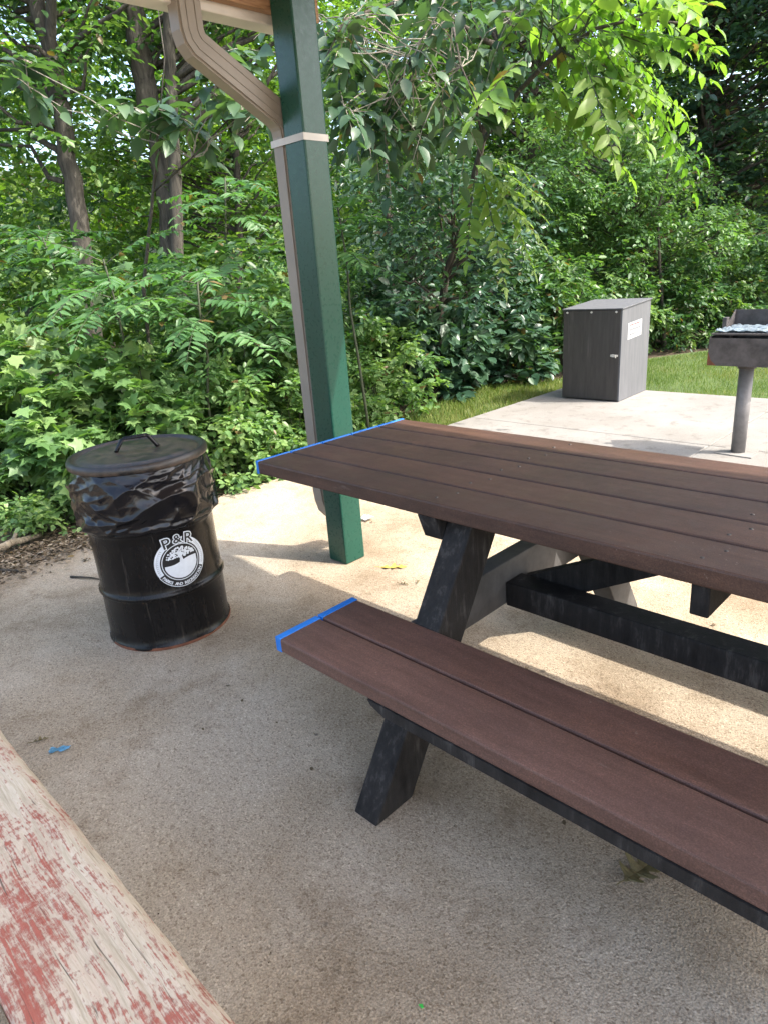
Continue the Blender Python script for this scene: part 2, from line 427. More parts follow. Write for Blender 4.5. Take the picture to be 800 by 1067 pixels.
# the pale slab under the grill: four bays with open joints between them
for xa, xb in ((-1.90, 0.232), (0.238, 7.0)):
    for ya, yb in ((2.706, 3.652), (3.658, 5.46)):
        prism(bm, [(xa, ya), (xb, ya), (xb, yb), (xa, yb)], 'z', -0.16, 0.002, 0.006)
tag(obj('grill_slab', bm, M['slab']), kind='structure')
lawn_pts = [(-1.6, 5.3), (-2.0, 5.3), (-2.35, 5.9), (-2.3, 7.3), (-1.7, 8.6), (-.5, 10), (8, 14), (16, 14), (16, 5.3)]
sheet('lawn', lawn_pts, -0.035, M['lawn'])
sheet('verge', [(PADX + .02, 1.9), (PADX + .02, 5.32), (-2.35, 5.9), (-2.9, 5.2), (-2.65, 3.2), (-2.3, 2.2)], -0.042, M['lawn'])

# ------------------------------------------------------------------ pavilion: post, roof, beams, gutter, downspout
pav = thing('picnic_pavilion', 'picnic pavilion with green steel corner post, white gutter and taupe downspout at the floor edge', 'pavilion', (-0.46, 0.763, 0))
def pobj(name, bm, mat, parent=None, smooth=False):
    o = obj(name, bm, mat, parent or pav, smooth)
    if parent is None: o.location = (0.46, -0.763, 0)
    return o
bm = bmesh.new(); box(bm, -0.523, -0.396, 0.700, 0.826, 0.0, 2.54, 0.008)
pobj('post', bm, M['post'])
PITCH = 0.15
bm = bmesh.new(); box(bm, -0.565, -0.5255, -1.02, 0.955, 2.325, 2.50, 0.003)
pobj('beam', bm, M['beam'])
for y in (0.763, -0.95):    # sloping rafters of the gable
    bm = bmesh.new()
    prism(bm, [(-0.52, 2.46), (2.6, 2.46 + PITCH * 3.12), (4.72, 2.46 + PITCH), (4.72, 2.535 + PITCH), (2.6, 2.535 + PITCH * 3.12), (-0.52, 2.535)], 'y', y - 0.045, y + 0.045)
    pobj('rafter', bm, M['beam'])
bm = bmesh.new()
prism(bm, [(-0.60, 2.565), (2.6, 2.565 + PITCH * 3.2), (4.8, 2.565 + PITCH), (4.8, 2.63 + PITCH), (2.6, 2.63 + PITCH * 3.2), (-0.60, 2.63)], 'y', -1.05, 1.40)
roof = pobj('roof', bm, M['roof'])
bm = bmesh.new()
prism(bm, [(-0.58, 2.548), (2.6, 2.548 + PITCH * 3.18), (4.78, 2.548 + PITCH), (4.78, 2.562 + PITCH), (2.6, 2.562 + PITCH * 3.18), (-0.58, 2.562)], 'y', -1.03, 1.39)
pobj('bounce_ceiling', bm, M['bounce_ceiling'])  # unseen pale underside, added to bounce light onto the shaded floor
bm = bmesh.new(); box(bm, -0.66, -0.568, -1.04, 0.950, 2.292, 2.50, 0.006)
pobj('gutter', bm, M['white_paint'])
# downspout: drop from the gutter, offset run to the post, down behind it, kick-out at the foot
bm = bmesh.new()
X = -0.566
path = [(X, 0.345, 2.315), (X, 0.345, 2.215), (X, 0.352, 2.188), (X, 0.368, 2.168), (X, 0.704, 1.982), (X, 0.726, 1.964), (X, 0.744, 1.935), (X, 0.750, 1.90),
        (X, 0.750, 0.36), (X, 0.755, 0.31), (X, 0.768, 0.265), (X, 0.795, 0.235), (X, 0.90, 0.175)]
rect_sweep(bm, path, 0.076, 0.100, (1, 0, 0))
bmesh.ops.bevel(bm, geom=[e for e in bm.edges if e.calc_face_angle(0) > 1.0], offset=0.008, segments=2, affect='EDGES')
sp = pobj('downspout', bm, M['spout'])
bm = bmesh.new()   # raised ribs of the folded sheet down the spout's visible faces
for k in (-0.018, 0.018):
    pts = [Vector(q) + Vector((0.0395, 0, 0)) for q in path]
    sh = []
    for i, q in enumerate(pts):
        t = (pts[min(i + 1, len(pts) - 1)] - pts[max(i - 1, 0)]).normalized(); s = Vector((0, t.z, -t.y))
        sh.append(q + s * k)
    tube(bm, sh, 0.0011, 5)
seam = pobj('sheet_rib', bm, M['spout'], sp, True)
bm = bmesh.new()
box(bm, -0.3955, -0.3940, 0.6965, 0.8295, 1.860, 1.886)       # strap round post and spout
box(bm, -0.6070, -0.3956, 0.6950, 0.6964, 1.860, 1.886)
box(bm, -0.6070, -0.3956, 0.8280, 0.8294, 1.860, 1.886)
pobj('strap', bm, M['strap'])

# ------------------------------------------------------------------ the brown picnic table
W5 = 0.747; BW = 0.1494
tab = thing('picnic_table', 'brown plank picnic table on black A-frame legs with blue painted plank ends', 'picnic table', (1.22, 0.373, 0))
def tobj(name, bm, mat, parent=None, smooth=False):
    o = obj(name, bm, mat, parent or tab, smooth)
    if parent is None: o.location = (-1.22, -0.373, 0)
    return o
L0, L1 = 0.0, 2.46
bm = bmesh.new()
for k in range(5):
    box(bm, L0 + rnd.uniform(0, .003), L1, k * BW + 0.0042, (k + 1) * BW - 0.0042, 0.716 + rnd.uniform(-.0008, .0008), 0.760 + rnd.uniform(-.0008, .0008), 0.005)
top = tobj('tabletop', bm, M['board'])
bm = bmesh.new()
for k in range(5):
    box(bm, -0.0022, 0.010, k * BW + 0.002, (k + 1) * BW - 0.002, 0.7155, 0.7625, 0.002)
tobj('blue_edge', bm, M['blue'], top)
sc0 = None
def screw(x, y, z, par):
    global sc0
    if sc0 is None:
        bm = bmesh.new(); lathe(bm, [(0.0, 0.0016), (0.0025, 0.0014), (0.0046, 0.0002), (0.005, -0.001)], 10)
        bmesh.ops.remove_doubles(bm, verts=bm.verts[:], dist=1e-5)
        sc0 = obj('screw', bm, M['bolt'], par, True); c = sc0
    else:
        c = sc0.copy(); COL.objects.link(c); c.parent = par
    c.location = (x, y, z)
for xc in (0.79, 1.49, 2.19):
    for k in range(5):
        screw(xc - 0.012, k * BW + 0.045, 0.7606, top); screw(xc + 0.014, k * BW + 0.103, 0.7606, top)
for ys, nm in ((-0.3846, 'near'), (W5 + 0.0860, 'far')):
    bm = bmesh.new()
    for k in range(2):
        box(bm, 0.557, 2.46, ys + k * BW + (0.0042 if nm == 'near' or k else 0.0122), ys + (k + 1) * BW - (0.0122 if nm == 'near' and k else 0.0042), 0.406, 0.446, 0.005)
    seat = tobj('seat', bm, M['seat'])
    bm = bmesh.new()
    for k in range(2):
        box(bm, 0.5548, 0.577, ys + k * BW + (0.003 if nm == 'near' or k else 0.011), ys + (k + 1) * BW - (0.011 if nm == 'near' and k else 0.003), 0.4055, 0.4482, 0.002)
    obj('blue_edge', bm, M['blue'], seat)
    # black runner under the outer edge of the seat, chamfered at its end
    yo = (-0.382, -0.345) if nm == 'near' else (W5 + 0.345, W5 + 0.382)
    bm = bmesh.new(); prism(bm, [(0.905, 0.405), (2.36, 0.405), (2.36, 0.377), (0.955, 0.377), (0.915, 0.392)], 'y', *yo)
    tobj('seat_runner', bm, M['timber'])
def leg_poly(sgn):
    q = [(-0.376, 0.0), (-0.236, 0.0), (0.212, 0.7145), (0.072, 0.7145)]
    return [(y, z) if sgn > 0 else (W5 - y, z) for y, z in q]
for x0 in (0.802, 2.10):
    for sg in (1, -1):
        bm = bmesh.new(); prism(bm, leg_poly(sg), 'x', x0, x0 + 0.084, 0.004)
        leg = tobj('leg', bm, M['timber'] if sg > 0 else M['timber_grey'])  # far legs take the paler grey timber, standing in for light on them
        bm = bmesh.new()
        for yy, zz in (((0.128, 0.675),) if True else ()):
            y_ = yy if sg > 0 else W5 - yy
            tube(bm, [(x0 + 0.083, y_, zz), (x0 + 0.0885, y_, zz)], [0.011, 0.0105], 12)
            tube(bm, [(x0 + 0.088, y_, zz), (x0 + 0.095, y_, zz)], [0.0062, 0.0055], 6)
        obj('bolt', bm, M['bolt'], leg)
    # cross beam carrying the seats
    bm = bmesh.new(); prism(bm, [(-0.33, 0.404), (-0.33, 0.39), (-0.26, 0.322), (W5 + 0.26, 0.322), (W5 + 0.33, 0.39), (W5 + 0.33, 0.404), (W5 - 0.050, 0.404), (W5 - .062, 0.466), (0.062, 0.466), (0.050, 0.404)], 'x', x0 - 0.066, x0 - 0.0015, 0.003)
    tobj('cross_beam', bm, M['timber_grey'])
    bm = bmesh.new(); prism(bm, [(0.008, 0.7145), (0.035, 0.642), (W5 - 0.035, 0.642), (W5 - 0.008, 0.7145)], 'x', x0 - 0.066, x0 - 0.0015, 0.003)
    tobj('cleat', bm, M['timber'])
bm = bmesh.new(); prism(bm, [(0.020, 0.7145), (0.022, 0.640), (W5 - 0.022, 0.640), (W5 - 0.020, 0.7145)], 'x', 1.470, 1.508, 0.003)
tobj('cleat', bm, M['timber'])
bm = bmesh.new(); box(bm, 0.8025, 2.033, W5 / 2 - 0.046, W5 / 2 + 0.040, 0.318, 0.400, 0.004)
tobj('stretcher', bm, M['timber'])
for xa, xb, s_ in ((0.8035, 1.4685, 1), (2.0325, 1.5095, -1)):
    sl_ = .325 / abs(xb - xa)
    bm = bmesh.new(); prism(bm, [(xa, 0.322), (xa, 0.384), (xb, 0.709), (xb, 0.632), (xa + s_ * .088, 0.322)], 'y', W5 / 2 + 0.0425, W5 / 2 + 0.084)
    tobj('brace', bm, M['timber'])

# ------------------------------------------------------------------ old bench with peeling paint
ob = thing('wooden_bench', 'weathered grey plank bench with peeling red paint', 'bench', (0.95, -1.25, 0))
for y0, y1, ph in ((-1.221, -1.012, 0.0), (-1.452, -1.233, 3.0)):
    bm = bmesh.new(); n = 90
    rows = []
    for i in range(n + 1):
        x = -0.25 + 2.15 * i / n
        e0 = y0 + 0.004 * mnoise.noise(Vector((x * 3 + ph, 0.3, 0)))
        e1 = y1 + 0.003 * mnoise.noise(Vector((x * 2.6 + ph, 4.1, 0))) + 0.004 * mnoise.noise(Vector((x * 11 + ph, 1.1, 0)))
        prof = [(e0, 0.405), (e0, 0.441), (e0 + 0.006, 0.447)]
        m_ = 14
        for j in range(1, m_):
            y = e0 + 0.006 + (e1 - e0 - 0.03) * j / m_
            z = 0.4485 + 0.0022 * mnoise.noise(Vector((x * 1.3 + ph, y * 55, 0))) + 0.0016 * mnoise.noise(Vector((x * 4, y * 130, 2)))
            prof.append((y, z))
        prof += [(e1 - 0.022, 0.4465), (e1 - 0.012, 0.441 + .002 * mnoise.noise(Vector((x * 6, 9, 0)))), (e1 - 0.003, 0.432), (e1, 0.420), (e1 - 0.002, 0.405)]
        rows.append([bm.verts.new((x, y, z)) for y, z in prof])
    for r0_, r1_ in zip(rows, rows[1:]):
        for k in range(len(r0_)):
            bm.faces.new((r0_[k], r0_[(k + 1) % len(r0_)], r1_[(k + 1) % len(r0_)], r1_[k]))
    bm.faces.new(rows[0]); bm.faces.new(rows[-1][::-1])
    bmesh.ops.recalc_face_normals(bm, faces=bm.faces[:])
    o = obj('seat_plank', bm, M['peel'], ob, True); o.location = (-0.95, 1.25, 0)
    for f_ in []: pass
for xl in (0.05, 1.55):
    for y in (-1.10, -1.40):
        bm = bmesh.new(); box(bm, xl - .045, xl + .045, y - .045, y + .045, 0, 0.3655, 0.004)
        o = obj('leg', bm, M['peel'], ob); o.location = (-0.95, 1.25, 0)
    bm = bmesh.new(); box(bm, xl - .045, xl + .045, -1.44, -1.03, 0.366, 0.4045, 0.003)
    o = obj('cleat', bm, M['peel'], ob); o.location = (-0.95, 1.25, 0)
# a nail hole and knots along the plank
bm = bmesh.new()
for (x, y, r) in ((0.52, -1.075, 0.007),):
    lathe(bm, [(0.0, 0.0008), (r, 0.0005)], 12)
    bmesh.ops.remove_doubles(bm, verts=bm.verts[:], dist=1e-6)
    for v in bm.verts: v.co += Vector((x, y, 0.4505))
o = obj('nail_head', bm, M['rust'], ob); o.location = (-0.95, 1.25, 0)

# ------------------------------------------------------------------ steel drum bin
DX, DY = -0.594, -0.140; DR = 0.2425
can = thing('trash_can', 'black steel drum trash can with lid, bulging black liner and round white emblem', 'trash can', (DX, DY, 0))
bm = bmesh.new()
def hoop(z): return [(DR, z - .018), (DR + .004, z - .011), (DR + .0095, z - .004), (DR + .0095, z + .004), (DR + .004, z + .011), (DR, z + .018)]
prof = [(DR - .01, 0.004), (DR + .004, 0.0), (DR + .006, 0.006), (DR + .005, 0.014), (DR, 0.018), (DR, .06)] + [(DR, .10), (DR, .15)] + hoop(0.224) + [(DR, .27), (DR, .32), (DR, .38), (DR, .44)] + hoop(0.49) + [(DR, .55), (DR, 0.72), (DR + .004, .724), (DR + .004, .731), (DR - .004, .731), (DR - .004, 0.30), (0.001, .30)]
lathe(bm, prof, 96, True)
for v in bm.verts:   # dents
    a = math.atan2(v.co.y, v.co.x)
    k = 0.0035 * mnoise.noise(Vector((math.cos(a) * 2, math.sin(a) * 2, v.co.z * 5)))
    v.co.x *= 1 + k / DR * 1.0; v.co.y *= 1 + k / DR
body = obj('drum', bm, M['drum'], can, True)
bm = bmesh.new(); lathe(bm, [(DR + .0062, 0.001), (DR + .0068, 0.006), (DR + .0056, 0.0125)], 96)
obj('rusty_rim', bm, M['rust'], body, True)
# liner: crumpled skirt folded over the rim
bm = bmesh.new(); n, mrow = 320, 64
def folds(a, z):
    s = a * DR; d = 0.0
    wv = .05 * mnoise.noise(Vector((s * 5, z * 7, 9)))
    for ang, fr, am, off in ((22, 9, .0150, 0), (-38, 11, .0090, 5), (65, 14, .0060, 9), (8, 20, .0045, 14), (-15, 30, .0022, 20)):
        ca, sa = math.cos(math.radians(ang)), math.sin(math.radians(ang))
        al, ac = s * ca + z * sa, -s * sa + z * ca + wv
        q = mnoise.noise(Vector((al * fr * .28 + off, ac * fr, off)))
        d += 1.2 * am * ((1 - min(1, abs(q) * 2.0)) ** 2.4)
    return d + .010 * mnoise.noise(Vector((s * 4, z * 5, 31)))
rows = []
for j in range(mrow + 1):
    t = j / mrow; row = []
    for i in range(n):
        a = math.radians(156) + 2 * math.pi * i / n
        sm = min(1, i / 12, (n - i) / 12)
        zb = 0.490 + 0.010 * mnoise.noise(Vector((math.cos(a) * 2.2, math.sin(a) * 2.2, 4))) + .004 * mnoise.noise(Vector((math.cos(a) * 9, math.sin(a) * 9, 4)))
        z = zb + (0.735 - zb) * t
        hem = .010 * math.exp(-((t - .07) / .06) ** 2)
        r = DR + 0.004 + hem + 0.007 * math.sin(math.pi * t) + folds(a, z) * sm * min(1, (1 - t) * 3.5 + .12) * min(1, .35 + t * 4)
        r = max(r, DR + .004)
        row.append(bm.verts.new((r * math.cos(a), r * math.sin(a), z)))
    rows.append(row)
lip = [bm.verts.new((v.co.x * .965, v.co.y * .965, v.co.z + .004)) for v in rows[0]]
rows = [lip] + rows + [[bm.verts.new((v.co.x * .93, v.co.y * .93, 0.733)) for v in rows[-1]]]
for r0_, r1_ in zip(rows, rows[1:]):
    for k in range(n): bm.faces.new((r0_[k], r0_[(k + 1) % n], r1_[(k + 1) % n], r1_[k]))
obj('bin_liner', bm, M['bag'], can, True)
bm = bmesh.new()
LR = 0.258
lathe(bm, [(LR - .010, 0.729), (LR - .001, 0.726), (LR + .005, 0.730), (LR + .007, 0.738), (LR + .006, 0.748), (LR + .001, 0.757), (LR - .006, 0.760), (LR - .013, 0.757), (LR - .017, 0.750), (LR - .026, 0.746), (LR - .034, 0.748), (LR - .042, 0.755), (0.19, 0.758), (0.12, 0.7595), (0.05, 0.760), (0.001, 0.760)], 96)
lid = obj('lid', bm, M['lid'], can, True)
bm = bmesh.new()
ha = math.radians(-24 + 90); hd = Vector((math.cos(ha), math.sin(ha), 0))
hpts = [hd * s + Vector((0, 0, z)) for s, z in ((-0.080, 0.760), (-0.074, 0.768), (-0.050, 0.806), (-0.044, 0.811), (0.044, 0.811), (0.050, 0.806), (0.074, 0.768), (0.080, 0.760))]
tube(bm, hpts, 0.0078, 10)
obj('handle', bm, M['drum'], lid, True)
# emblem: flat artwork bent round the drum
EA, EZ = math.radians(-6.0), 0.352
def bend(bm, off):
    for v in bm.verts:
        s, t, k = v.co.x, v.co.y, v.co.z
        a = EA + s / DR; r = DR + off + k
        v.co = Vector((r * math.cos(a), r * math.sin(a), EZ + t))
def ring_sector(bm, r0, r1, a0, a1, n=48, z=0):
    ang = [a0 + (a1 - a0) * i / n for i in range(n + 1)]
    A = [bm.verts.new((r0 * math.cos(a), r0 * math.sin(a), z)) for a in ang]; B = [bm.verts.new((r1 * math.cos(a), r1 * math.sin(a), z)) for a in ang]
    for i in range(n): bm.faces.new((A[i], B[i], B[i + 1], A[i + 1]))
def disc(bm, cx, cy, r, n=20, z=0, sx=1.0):
    c = bm.verts.new((cx, cy, z)); q = [bm.verts.new((cx + sx * r * math.cos(2 * math.pi * i / n), cy + r * math.sin(2 * math.pi * i / n), z)) for i in range(n)]
    for i in range(n): bm.faces.new((c, q[i], q[(i + 1) % n]))
def text_mesh(body, size, bold=0.0):
    cu = bpy.data.curves.new('lettering', 'FONT'); cu.body = body; cu.size = size; cu.align_x = 'CENTER'; cu.align_y = 'CENTER'; cu.offset = bold; cu.resolution_u = 3
    ot = bpy.data.objects.new('lettering', cu); COL.objects.link(ot)
    bpy.context.view_layer.update()
    me = bpy.data.meshes.new_from_object(ot.evaluated_get(bpy.context.evaluated_depsgraph_get()))
    bpy.data.objects.remove(ot); bpy.data.curves.remove(cu)
    return me
def add_text(bm, body, size, mtx, bold=0.0):
    me = text_mesh(body, size, bold); me.transform(mtx); bm.from_mesh(me); bpy.data.meshes.remove(me)
RO, RI = 0.1010, 0.0800
deg = math.radians
emb = None
bm = bmesh.new()
disc(bm, 0, 0, RO + .002, 64); bmesh.ops.subdivide_edges(bm, edges=bm.edges[:], cuts=3, use_grid_fill=True); bend(bm, 0.0022)
emb = obj('emblem', bm, M['ink'], body, True)
# the drum skin is dented by a few millimetres, so the decal sits just proud of it
bm = bmesh.new()
ring_sector(bm, RI, RO, deg(-28), deg(58)); ring_sector(bm, RI, RO, deg(128), deg(207))
ring_sector(bm, 0.0715, 0.0745, 0, 2 * math.pi, 72); ring_sector(bm, RO - .0015, RO + .001, deg(207), deg(332), 40)
# hill, trunk and leafy crown
hx = [-0.064 + 0.128 * i / 32 for i in range(33)]
def hill_y(x): return 0.003 + 0.16 * x + 0.004 * math.sin(x * 55)
lowr = []; uppr = []
for x in hx:
    yb_ = -math.sqrt(max(0.0, 0.066 ** 2 - x * x)); lowr.append(bm.verts.new((x, min(yb_, hill_y(x) - .0005), 0))); uppr.append(bm.verts.new((x, hill_y(x), 0)))
for i in range(32): bm.faces.new((lowr[i], lowr[i + 1], uppr[i + 1], uppr[i]))
bm.faces.new([bm.verts.new((x, y, 0)) for x, y in ((-0.006, 0.001), (0.011, 0.003), (0.006, 0.022), (0.012, 0.038), (-0.004, 0.038), (-0.001, 0.022))])
r2 = random.Random(4)
for k in range(150):
    a = r2.uniform(0, 2 * math.pi); rr = math.sqrt(r2.random())
    x = 0.002 + 0.056 * rr * math.cos(a); y = 0.040 + 0.020 * rr * math.sin(a) - 5.0 * x * x
    if math.hypot(x, y) < 0.064 and y > hill_y(x) + .012: disc(bm, x, y, r2.uniform(.0022, .0044), 7, 0.0)
bend(bm, 0.0030)
obj('tree_picture', bm, M['white'], emb)
bm = bmesh.new()
s_ = 'PARKS AND RECREATION'
for i, ch in enumerate(s_):
    if ch == ' ': continue
    a = deg(214 + (324 - 214) * i / (len(s_) - 1))
    mt = Matrix.Translation((0.0905 * math.cos(a), 0.0905 * math.sin(a), 0)) @ Matrix.Rotation(a + math.pi / 2, 4, 'Z')
    add_text(bm, ch, 0.0165, mt, 0.0006)
bend(bm, 0.0031)
obj('lettering', bm, M['white'], emb)
for off, bold, mt_, siz in ((0.0036, 0.0042, M['white'], 0.058), (0.0042, 0.0006, M['ink'], 0.058)):
    bm = bmesh.new()
    for ch, x, y, rz in (('P', -0.045, 0.084, 8), ('&', -0.001, 0.093, 0), ('R', 0.044, 0.086, -8)):
        add_text(bm, ch, siz * (0.82 if ch == '&' else 1), Matrix.Translation((x, y, 0)) @ Matrix.Rotation(deg(rz), 4, 'Z') @ Matrix.Diagonal((1.12, 1, 1, 1)), bold)
    bend(bm, off); obj('initial_letters', bm, mt_, emb)
bm = bmesh.new()      # worn, unreadable lettering on the pale band
for a0, a1, k in ((140, 200, 13), (-20, 48, 15)):
    for i in range(k):
        a = deg(a0 + (a1 - a0) * i / (k - 1))
        mt = Matrix.Translation((0.0905 * math.cos(a), 0.0905 * math.sin(a), 0)) @ Matrix.Rotation(a, 4, 'Z')
        for dx, dy, ww, hh in ((0, 0, .0085, .0011), (0.002, .0018, .0011, .003)):
            q4 = [mt @ Vector((dx + sx * ww / 2, dy + sy * hh / 2, 0)) for sx, sy in ((-1, -1), (1, -1), (1, 1), (-1, 1))]
            bm.faces.new([bm.verts.new(v) for v in q4])
bend(bm, 0.0034)
obj('worn_lettering', bm, mat_plain('worn_decal_ink', (0.16, 0.17, 0.19), 0.6), emb)

# ------------------------------------------------------------------ coal bin (plywood locker) by the slab's edge
lk = thing('storage_locker', 'dark wooden locker with sloped lid and small white notice on pale slab', 'locker', (-1.29, 5.05, 0))
B = np.array([-1.035, 4.808]); wx = 0.575; wy = 0.63; th_ = math.radians(2.5)
ux_ = np.array([math.cos(th_), math.sin(th_)]); vy_ = np.array([-ux_[1], ux_[0]]); A = B - ux_ * wx
def lobj(name, bm, mat, parent=None):
    for v in bm.verts:
        q = A + ux_ * v.co.x + vy_ * v.co.y
        v.co = Vector((q[0] + 1.29, q[1] - 5.05, v.co.z))
    return obj(name, bm, mat, parent or lk)
def mat_ply(name, c0, c1):
    b = NB(name)
    g = b.noise(6, 6, 0.7, vec=b.mapped((5, 5, 0.5))); s = b.noise(4, 5, 0.7, vec=b.mapped((4, 4, 0.35)))
    c = b.ramp(g, [(0.3, c0), (0.7, c1)])
    c = b.mix(b.ramp(s, [(0.58, 0.0), (0.75, 0.28)]), c, (0.20, 0.18, 0.16))
    b.col(c).rough(0.6); b.bump(g, 0.25, 0.003); return b.m
M['ply'] = mat_ply('weathered_black_plywood', (0.030, 0.026, 0.024), (0.052, 0.046, 0.043))
M['ply2'] = mat_ply('lighter_grey_sheet', (0.075, 0.078, 0.085), (0.115, 0.118, 0.128))  # lighter grey for the side panel and lid
bm = bmesh.new(); prism(bm, [(0.012, 0.012), (wy, 0.012), (wy, 0.885), (0.012, 0.853)], 'x', 0.012, wx - 0.012, 0.002)
lobj('body', bm, M['ply'])
bm = bmesh.new(); box(bm, 0.0, wx - 0.004, -0.014, 0.0105, 0.015, 0.850, 0.003); door = lobj('door', bm, M['ply'])
bm = bmesh.new(); prism(bm, [(-0.010, 0.006), (wy + 0.01, 0.006), (wy + 0.01, 0.888), (-0.010, 0.852)], 'x', wx - 0.0035, wx + 0.012, 0.002); side = lobj('side_panel', bm, M['ply2'])
bm = bmesh.new(); prism(bm, [(-0.022, 0.8545), (wy + 0.03, 0.8935), (wy + 0.03, 0.904), (-0.022, 0.865)], 'x', -0.012, wx + 0.022, 0.002); lobj('lid', bm, M['ply2'])
for x in (0.04, wx * .5, wx - .045):
    bm = bmesh.new(); tube(bm, [(x, -0.0205, 0.832), (x, -0.0135, 0.832)], [0.009, 0.011], 10); lobj('screw', bm, M['strap'], door)
bm = bmesh.new()
box(bm, wx - 0.085, wx - 0.012, -0.0185, -0.0145, 0.428, 0.446); box(bm, wx - 0.070, wx - .045, -0.024, -0.019, 0.424, 0.45)
tube(bm, [(wx - .03, -0.0165, 0.445), (wx - .03, -0.03, 0.447), (wx - .03, -0.03, 0.42), (wx - .03, -0.0165, 0.42)], 0.004, 6)
lobj('latch', bm, M['strap'], door)
bm = bmesh.new(); box(bm, wx + 0.0125, wx + 0.0155, 0.12, 0.435, 0.565, 0.715)
for v in bm.verts: v.co.z += (v.co.y - .12) * 0.05
sg = lobj('notice', bm, mat_plain('white_notice', (0.36, 0.37, 0.38), 0.5, var=.1), side)
r3 = random.Random(2)
for name_, z0, mt_ in (('printed_line', 0.683, 'red'), ('printed_line', 0.640, 'grey'), ('printed_line', 0.598, 'grey')):
    bm = bmesh.new(); y = 0.165
    while y < 0.39:
        l_ = r3.uniform(.010, .03)
        q = [(wx + 0.0158, yy, zz + (yy - .12) * 0.05) for yy, zz in ((y, z0), (y + l_, z0), (y + l_, z0 + .016), (y, z0 + .016))]
        bm.faces.new([bm.verts.new(v) for v in q]); y += l_ + .008
    if mt_ not in M: M[mt_] = mat_plain(mt_ + '_print', (0.16, 0.05, 0.05) if mt_ == 'red' else (0.10, 0.10, 0.11), 0.6)
    lobj(name_, bm, M[mt_], sg)

# ------------------------------------------------------------------ charcoal grill
GX, GY = 0.457, 3.549
gr = thing('charcoal_grill', 'grey steel park grill on single pipe pedestal with ash covered grate', 'grill', (GX, GY, 0))
M['gsteel'] = mat_plain('weathered_grill_steel', (0.085, 0.078, 0.078), 0.6, 0.35, var=0.45, scale=14, bump=0.2)
M['gpipe'] = mat_plain('grey_pipe_paint', (0.17, 0.165, 0.165), 0.5, 0.1, var=0.3, scale=16)
M['ash'] = mat_plain('ash_grey_foil', (0.36, 0.44, 0.50), 0.45, 0.25, var=0.5, scale=40, bump=0.6)
bm = bmesh.new(); tube(bm, [(0, 0, 0.002), (0, 0, 0.60)], [0.0445, 0.0445], 28); obj('pedestal', bm, M['gpipe'], gr, True)
bm = bmesh.new(); lathe(bm, [(0.046, 0.575), (0.056, 0.575), (0.056, 0.612), (0.046, 0.612)], 28); obj('collar', bm, M['gsteel'], gr)
bm = bmesh.new(); prism(bm, [(-0.12, -0.09), (0.12, -0.11), (0.10, 0.12), (-0.10, 0.10)], 'z', 0.0022, 0.010)
obj('base_plate', bm, M['slab'], gr)
x0, x1, y0, y1 = -0.185, 0.235, -0.19, 0.24
bm = bmesh.new()
t_ = 0.006
box(bm, x0, x1, y0, y1, 0.6125, 0.6185); box(bm, x0, x1, y0, y0 + t_, 0.6190, 0.785); box(bm, x0, x0 + t_, y0 + t_ + .001, y1 - .001, 0.6190, 0.795); box(bm, x1 - t_, x1, y0 + t_ + .001, y1 - .001, 0.6190, 0.795)
box(bm, x0, x1, y1, y1 + t_, 0.6190, 0.925)
prism(bm, [(y1 - .002, 0.796), (y1 - .002, 0.925), (y1 - .10, 0.86), (y1 - .20, 0.796)], 'x', x0 + .0005, x0 + t_ - .0005)
prism(bm, [(y1 - .002, 0.796), (y1 - .002, 0.925), (y1 - .10, 0.86), (y1 - .20, 0.796)], 'x', x1 - t_ + .0005, x1 - .0005)
box(bm, x0 - .03, x0 - .001, y1 - .14, y1 - .09, 0.66, 0.885, 0.004)
fb = obj('firebox', bm, M['gsteel'], gr)
bm = bmesh.new(); prism(bm, [(x0 - .001, 0.6135), (x0 + .055, 0.6135), (x0 + .02, 0.645), (x0 - .001, 0.70)], 'y', y0 - .0016, y0 - .0004); obj('rust_patch', bm, M['rust'], fb)
bm = bmesh.new()
box(bm, x0 + .012, x1 - .012, y0 - .004, y0 + .006, 0.806, 0.816); box(bm, x0 + .012, x1 - .012, y1 - .02, y1 - .01, 0.806, 0.816)
for k in range(17):
    x = x0 + .015 + k * (x1 - x0 - .03) / 16
    tube(bm, [(x, y0 - .006, .812), (x, y1 - .012, .812)], 0.0045, 6)
grate = obj('grate', bm, M['gsteel'], gr)
bm = bmesh.new(); nx, ny = 46, 40; g = []
for j in range(ny + 1):
    for i in range(nx + 1):
        x = x0 + .02 + (x1 - x0 - .05) * i / nx; y = y0 + .03 + (y1 - y0 - .07) * j / ny
        x += .006 * mnoise.noise(Vector((j * .4, 1, 2))); y += .008 * mnoise.noise(Vector((i * .3, 7, 2)))
        z = 0.832 + .016 * mnoise.noise(Vector((x * 26, y * 26, 1))) + .010 * abs(mnoise.noise(Vector((x * 60, y * 60, 4)))) - .006
        g.append(bm.verts.new((x, y, z)))
for j in range(ny):
    for i in range(nx):
        a = j * (nx + 1) + i; bm.faces.new((g[a], g[a + 1], g[a + nx + 2], g[a + nx + 1]))
bmesh.ops.solidify(bm, geom=bm.faces[:], thickness=0.002)
obj('crumpled_foil', bm, M['ash'], grate, True)

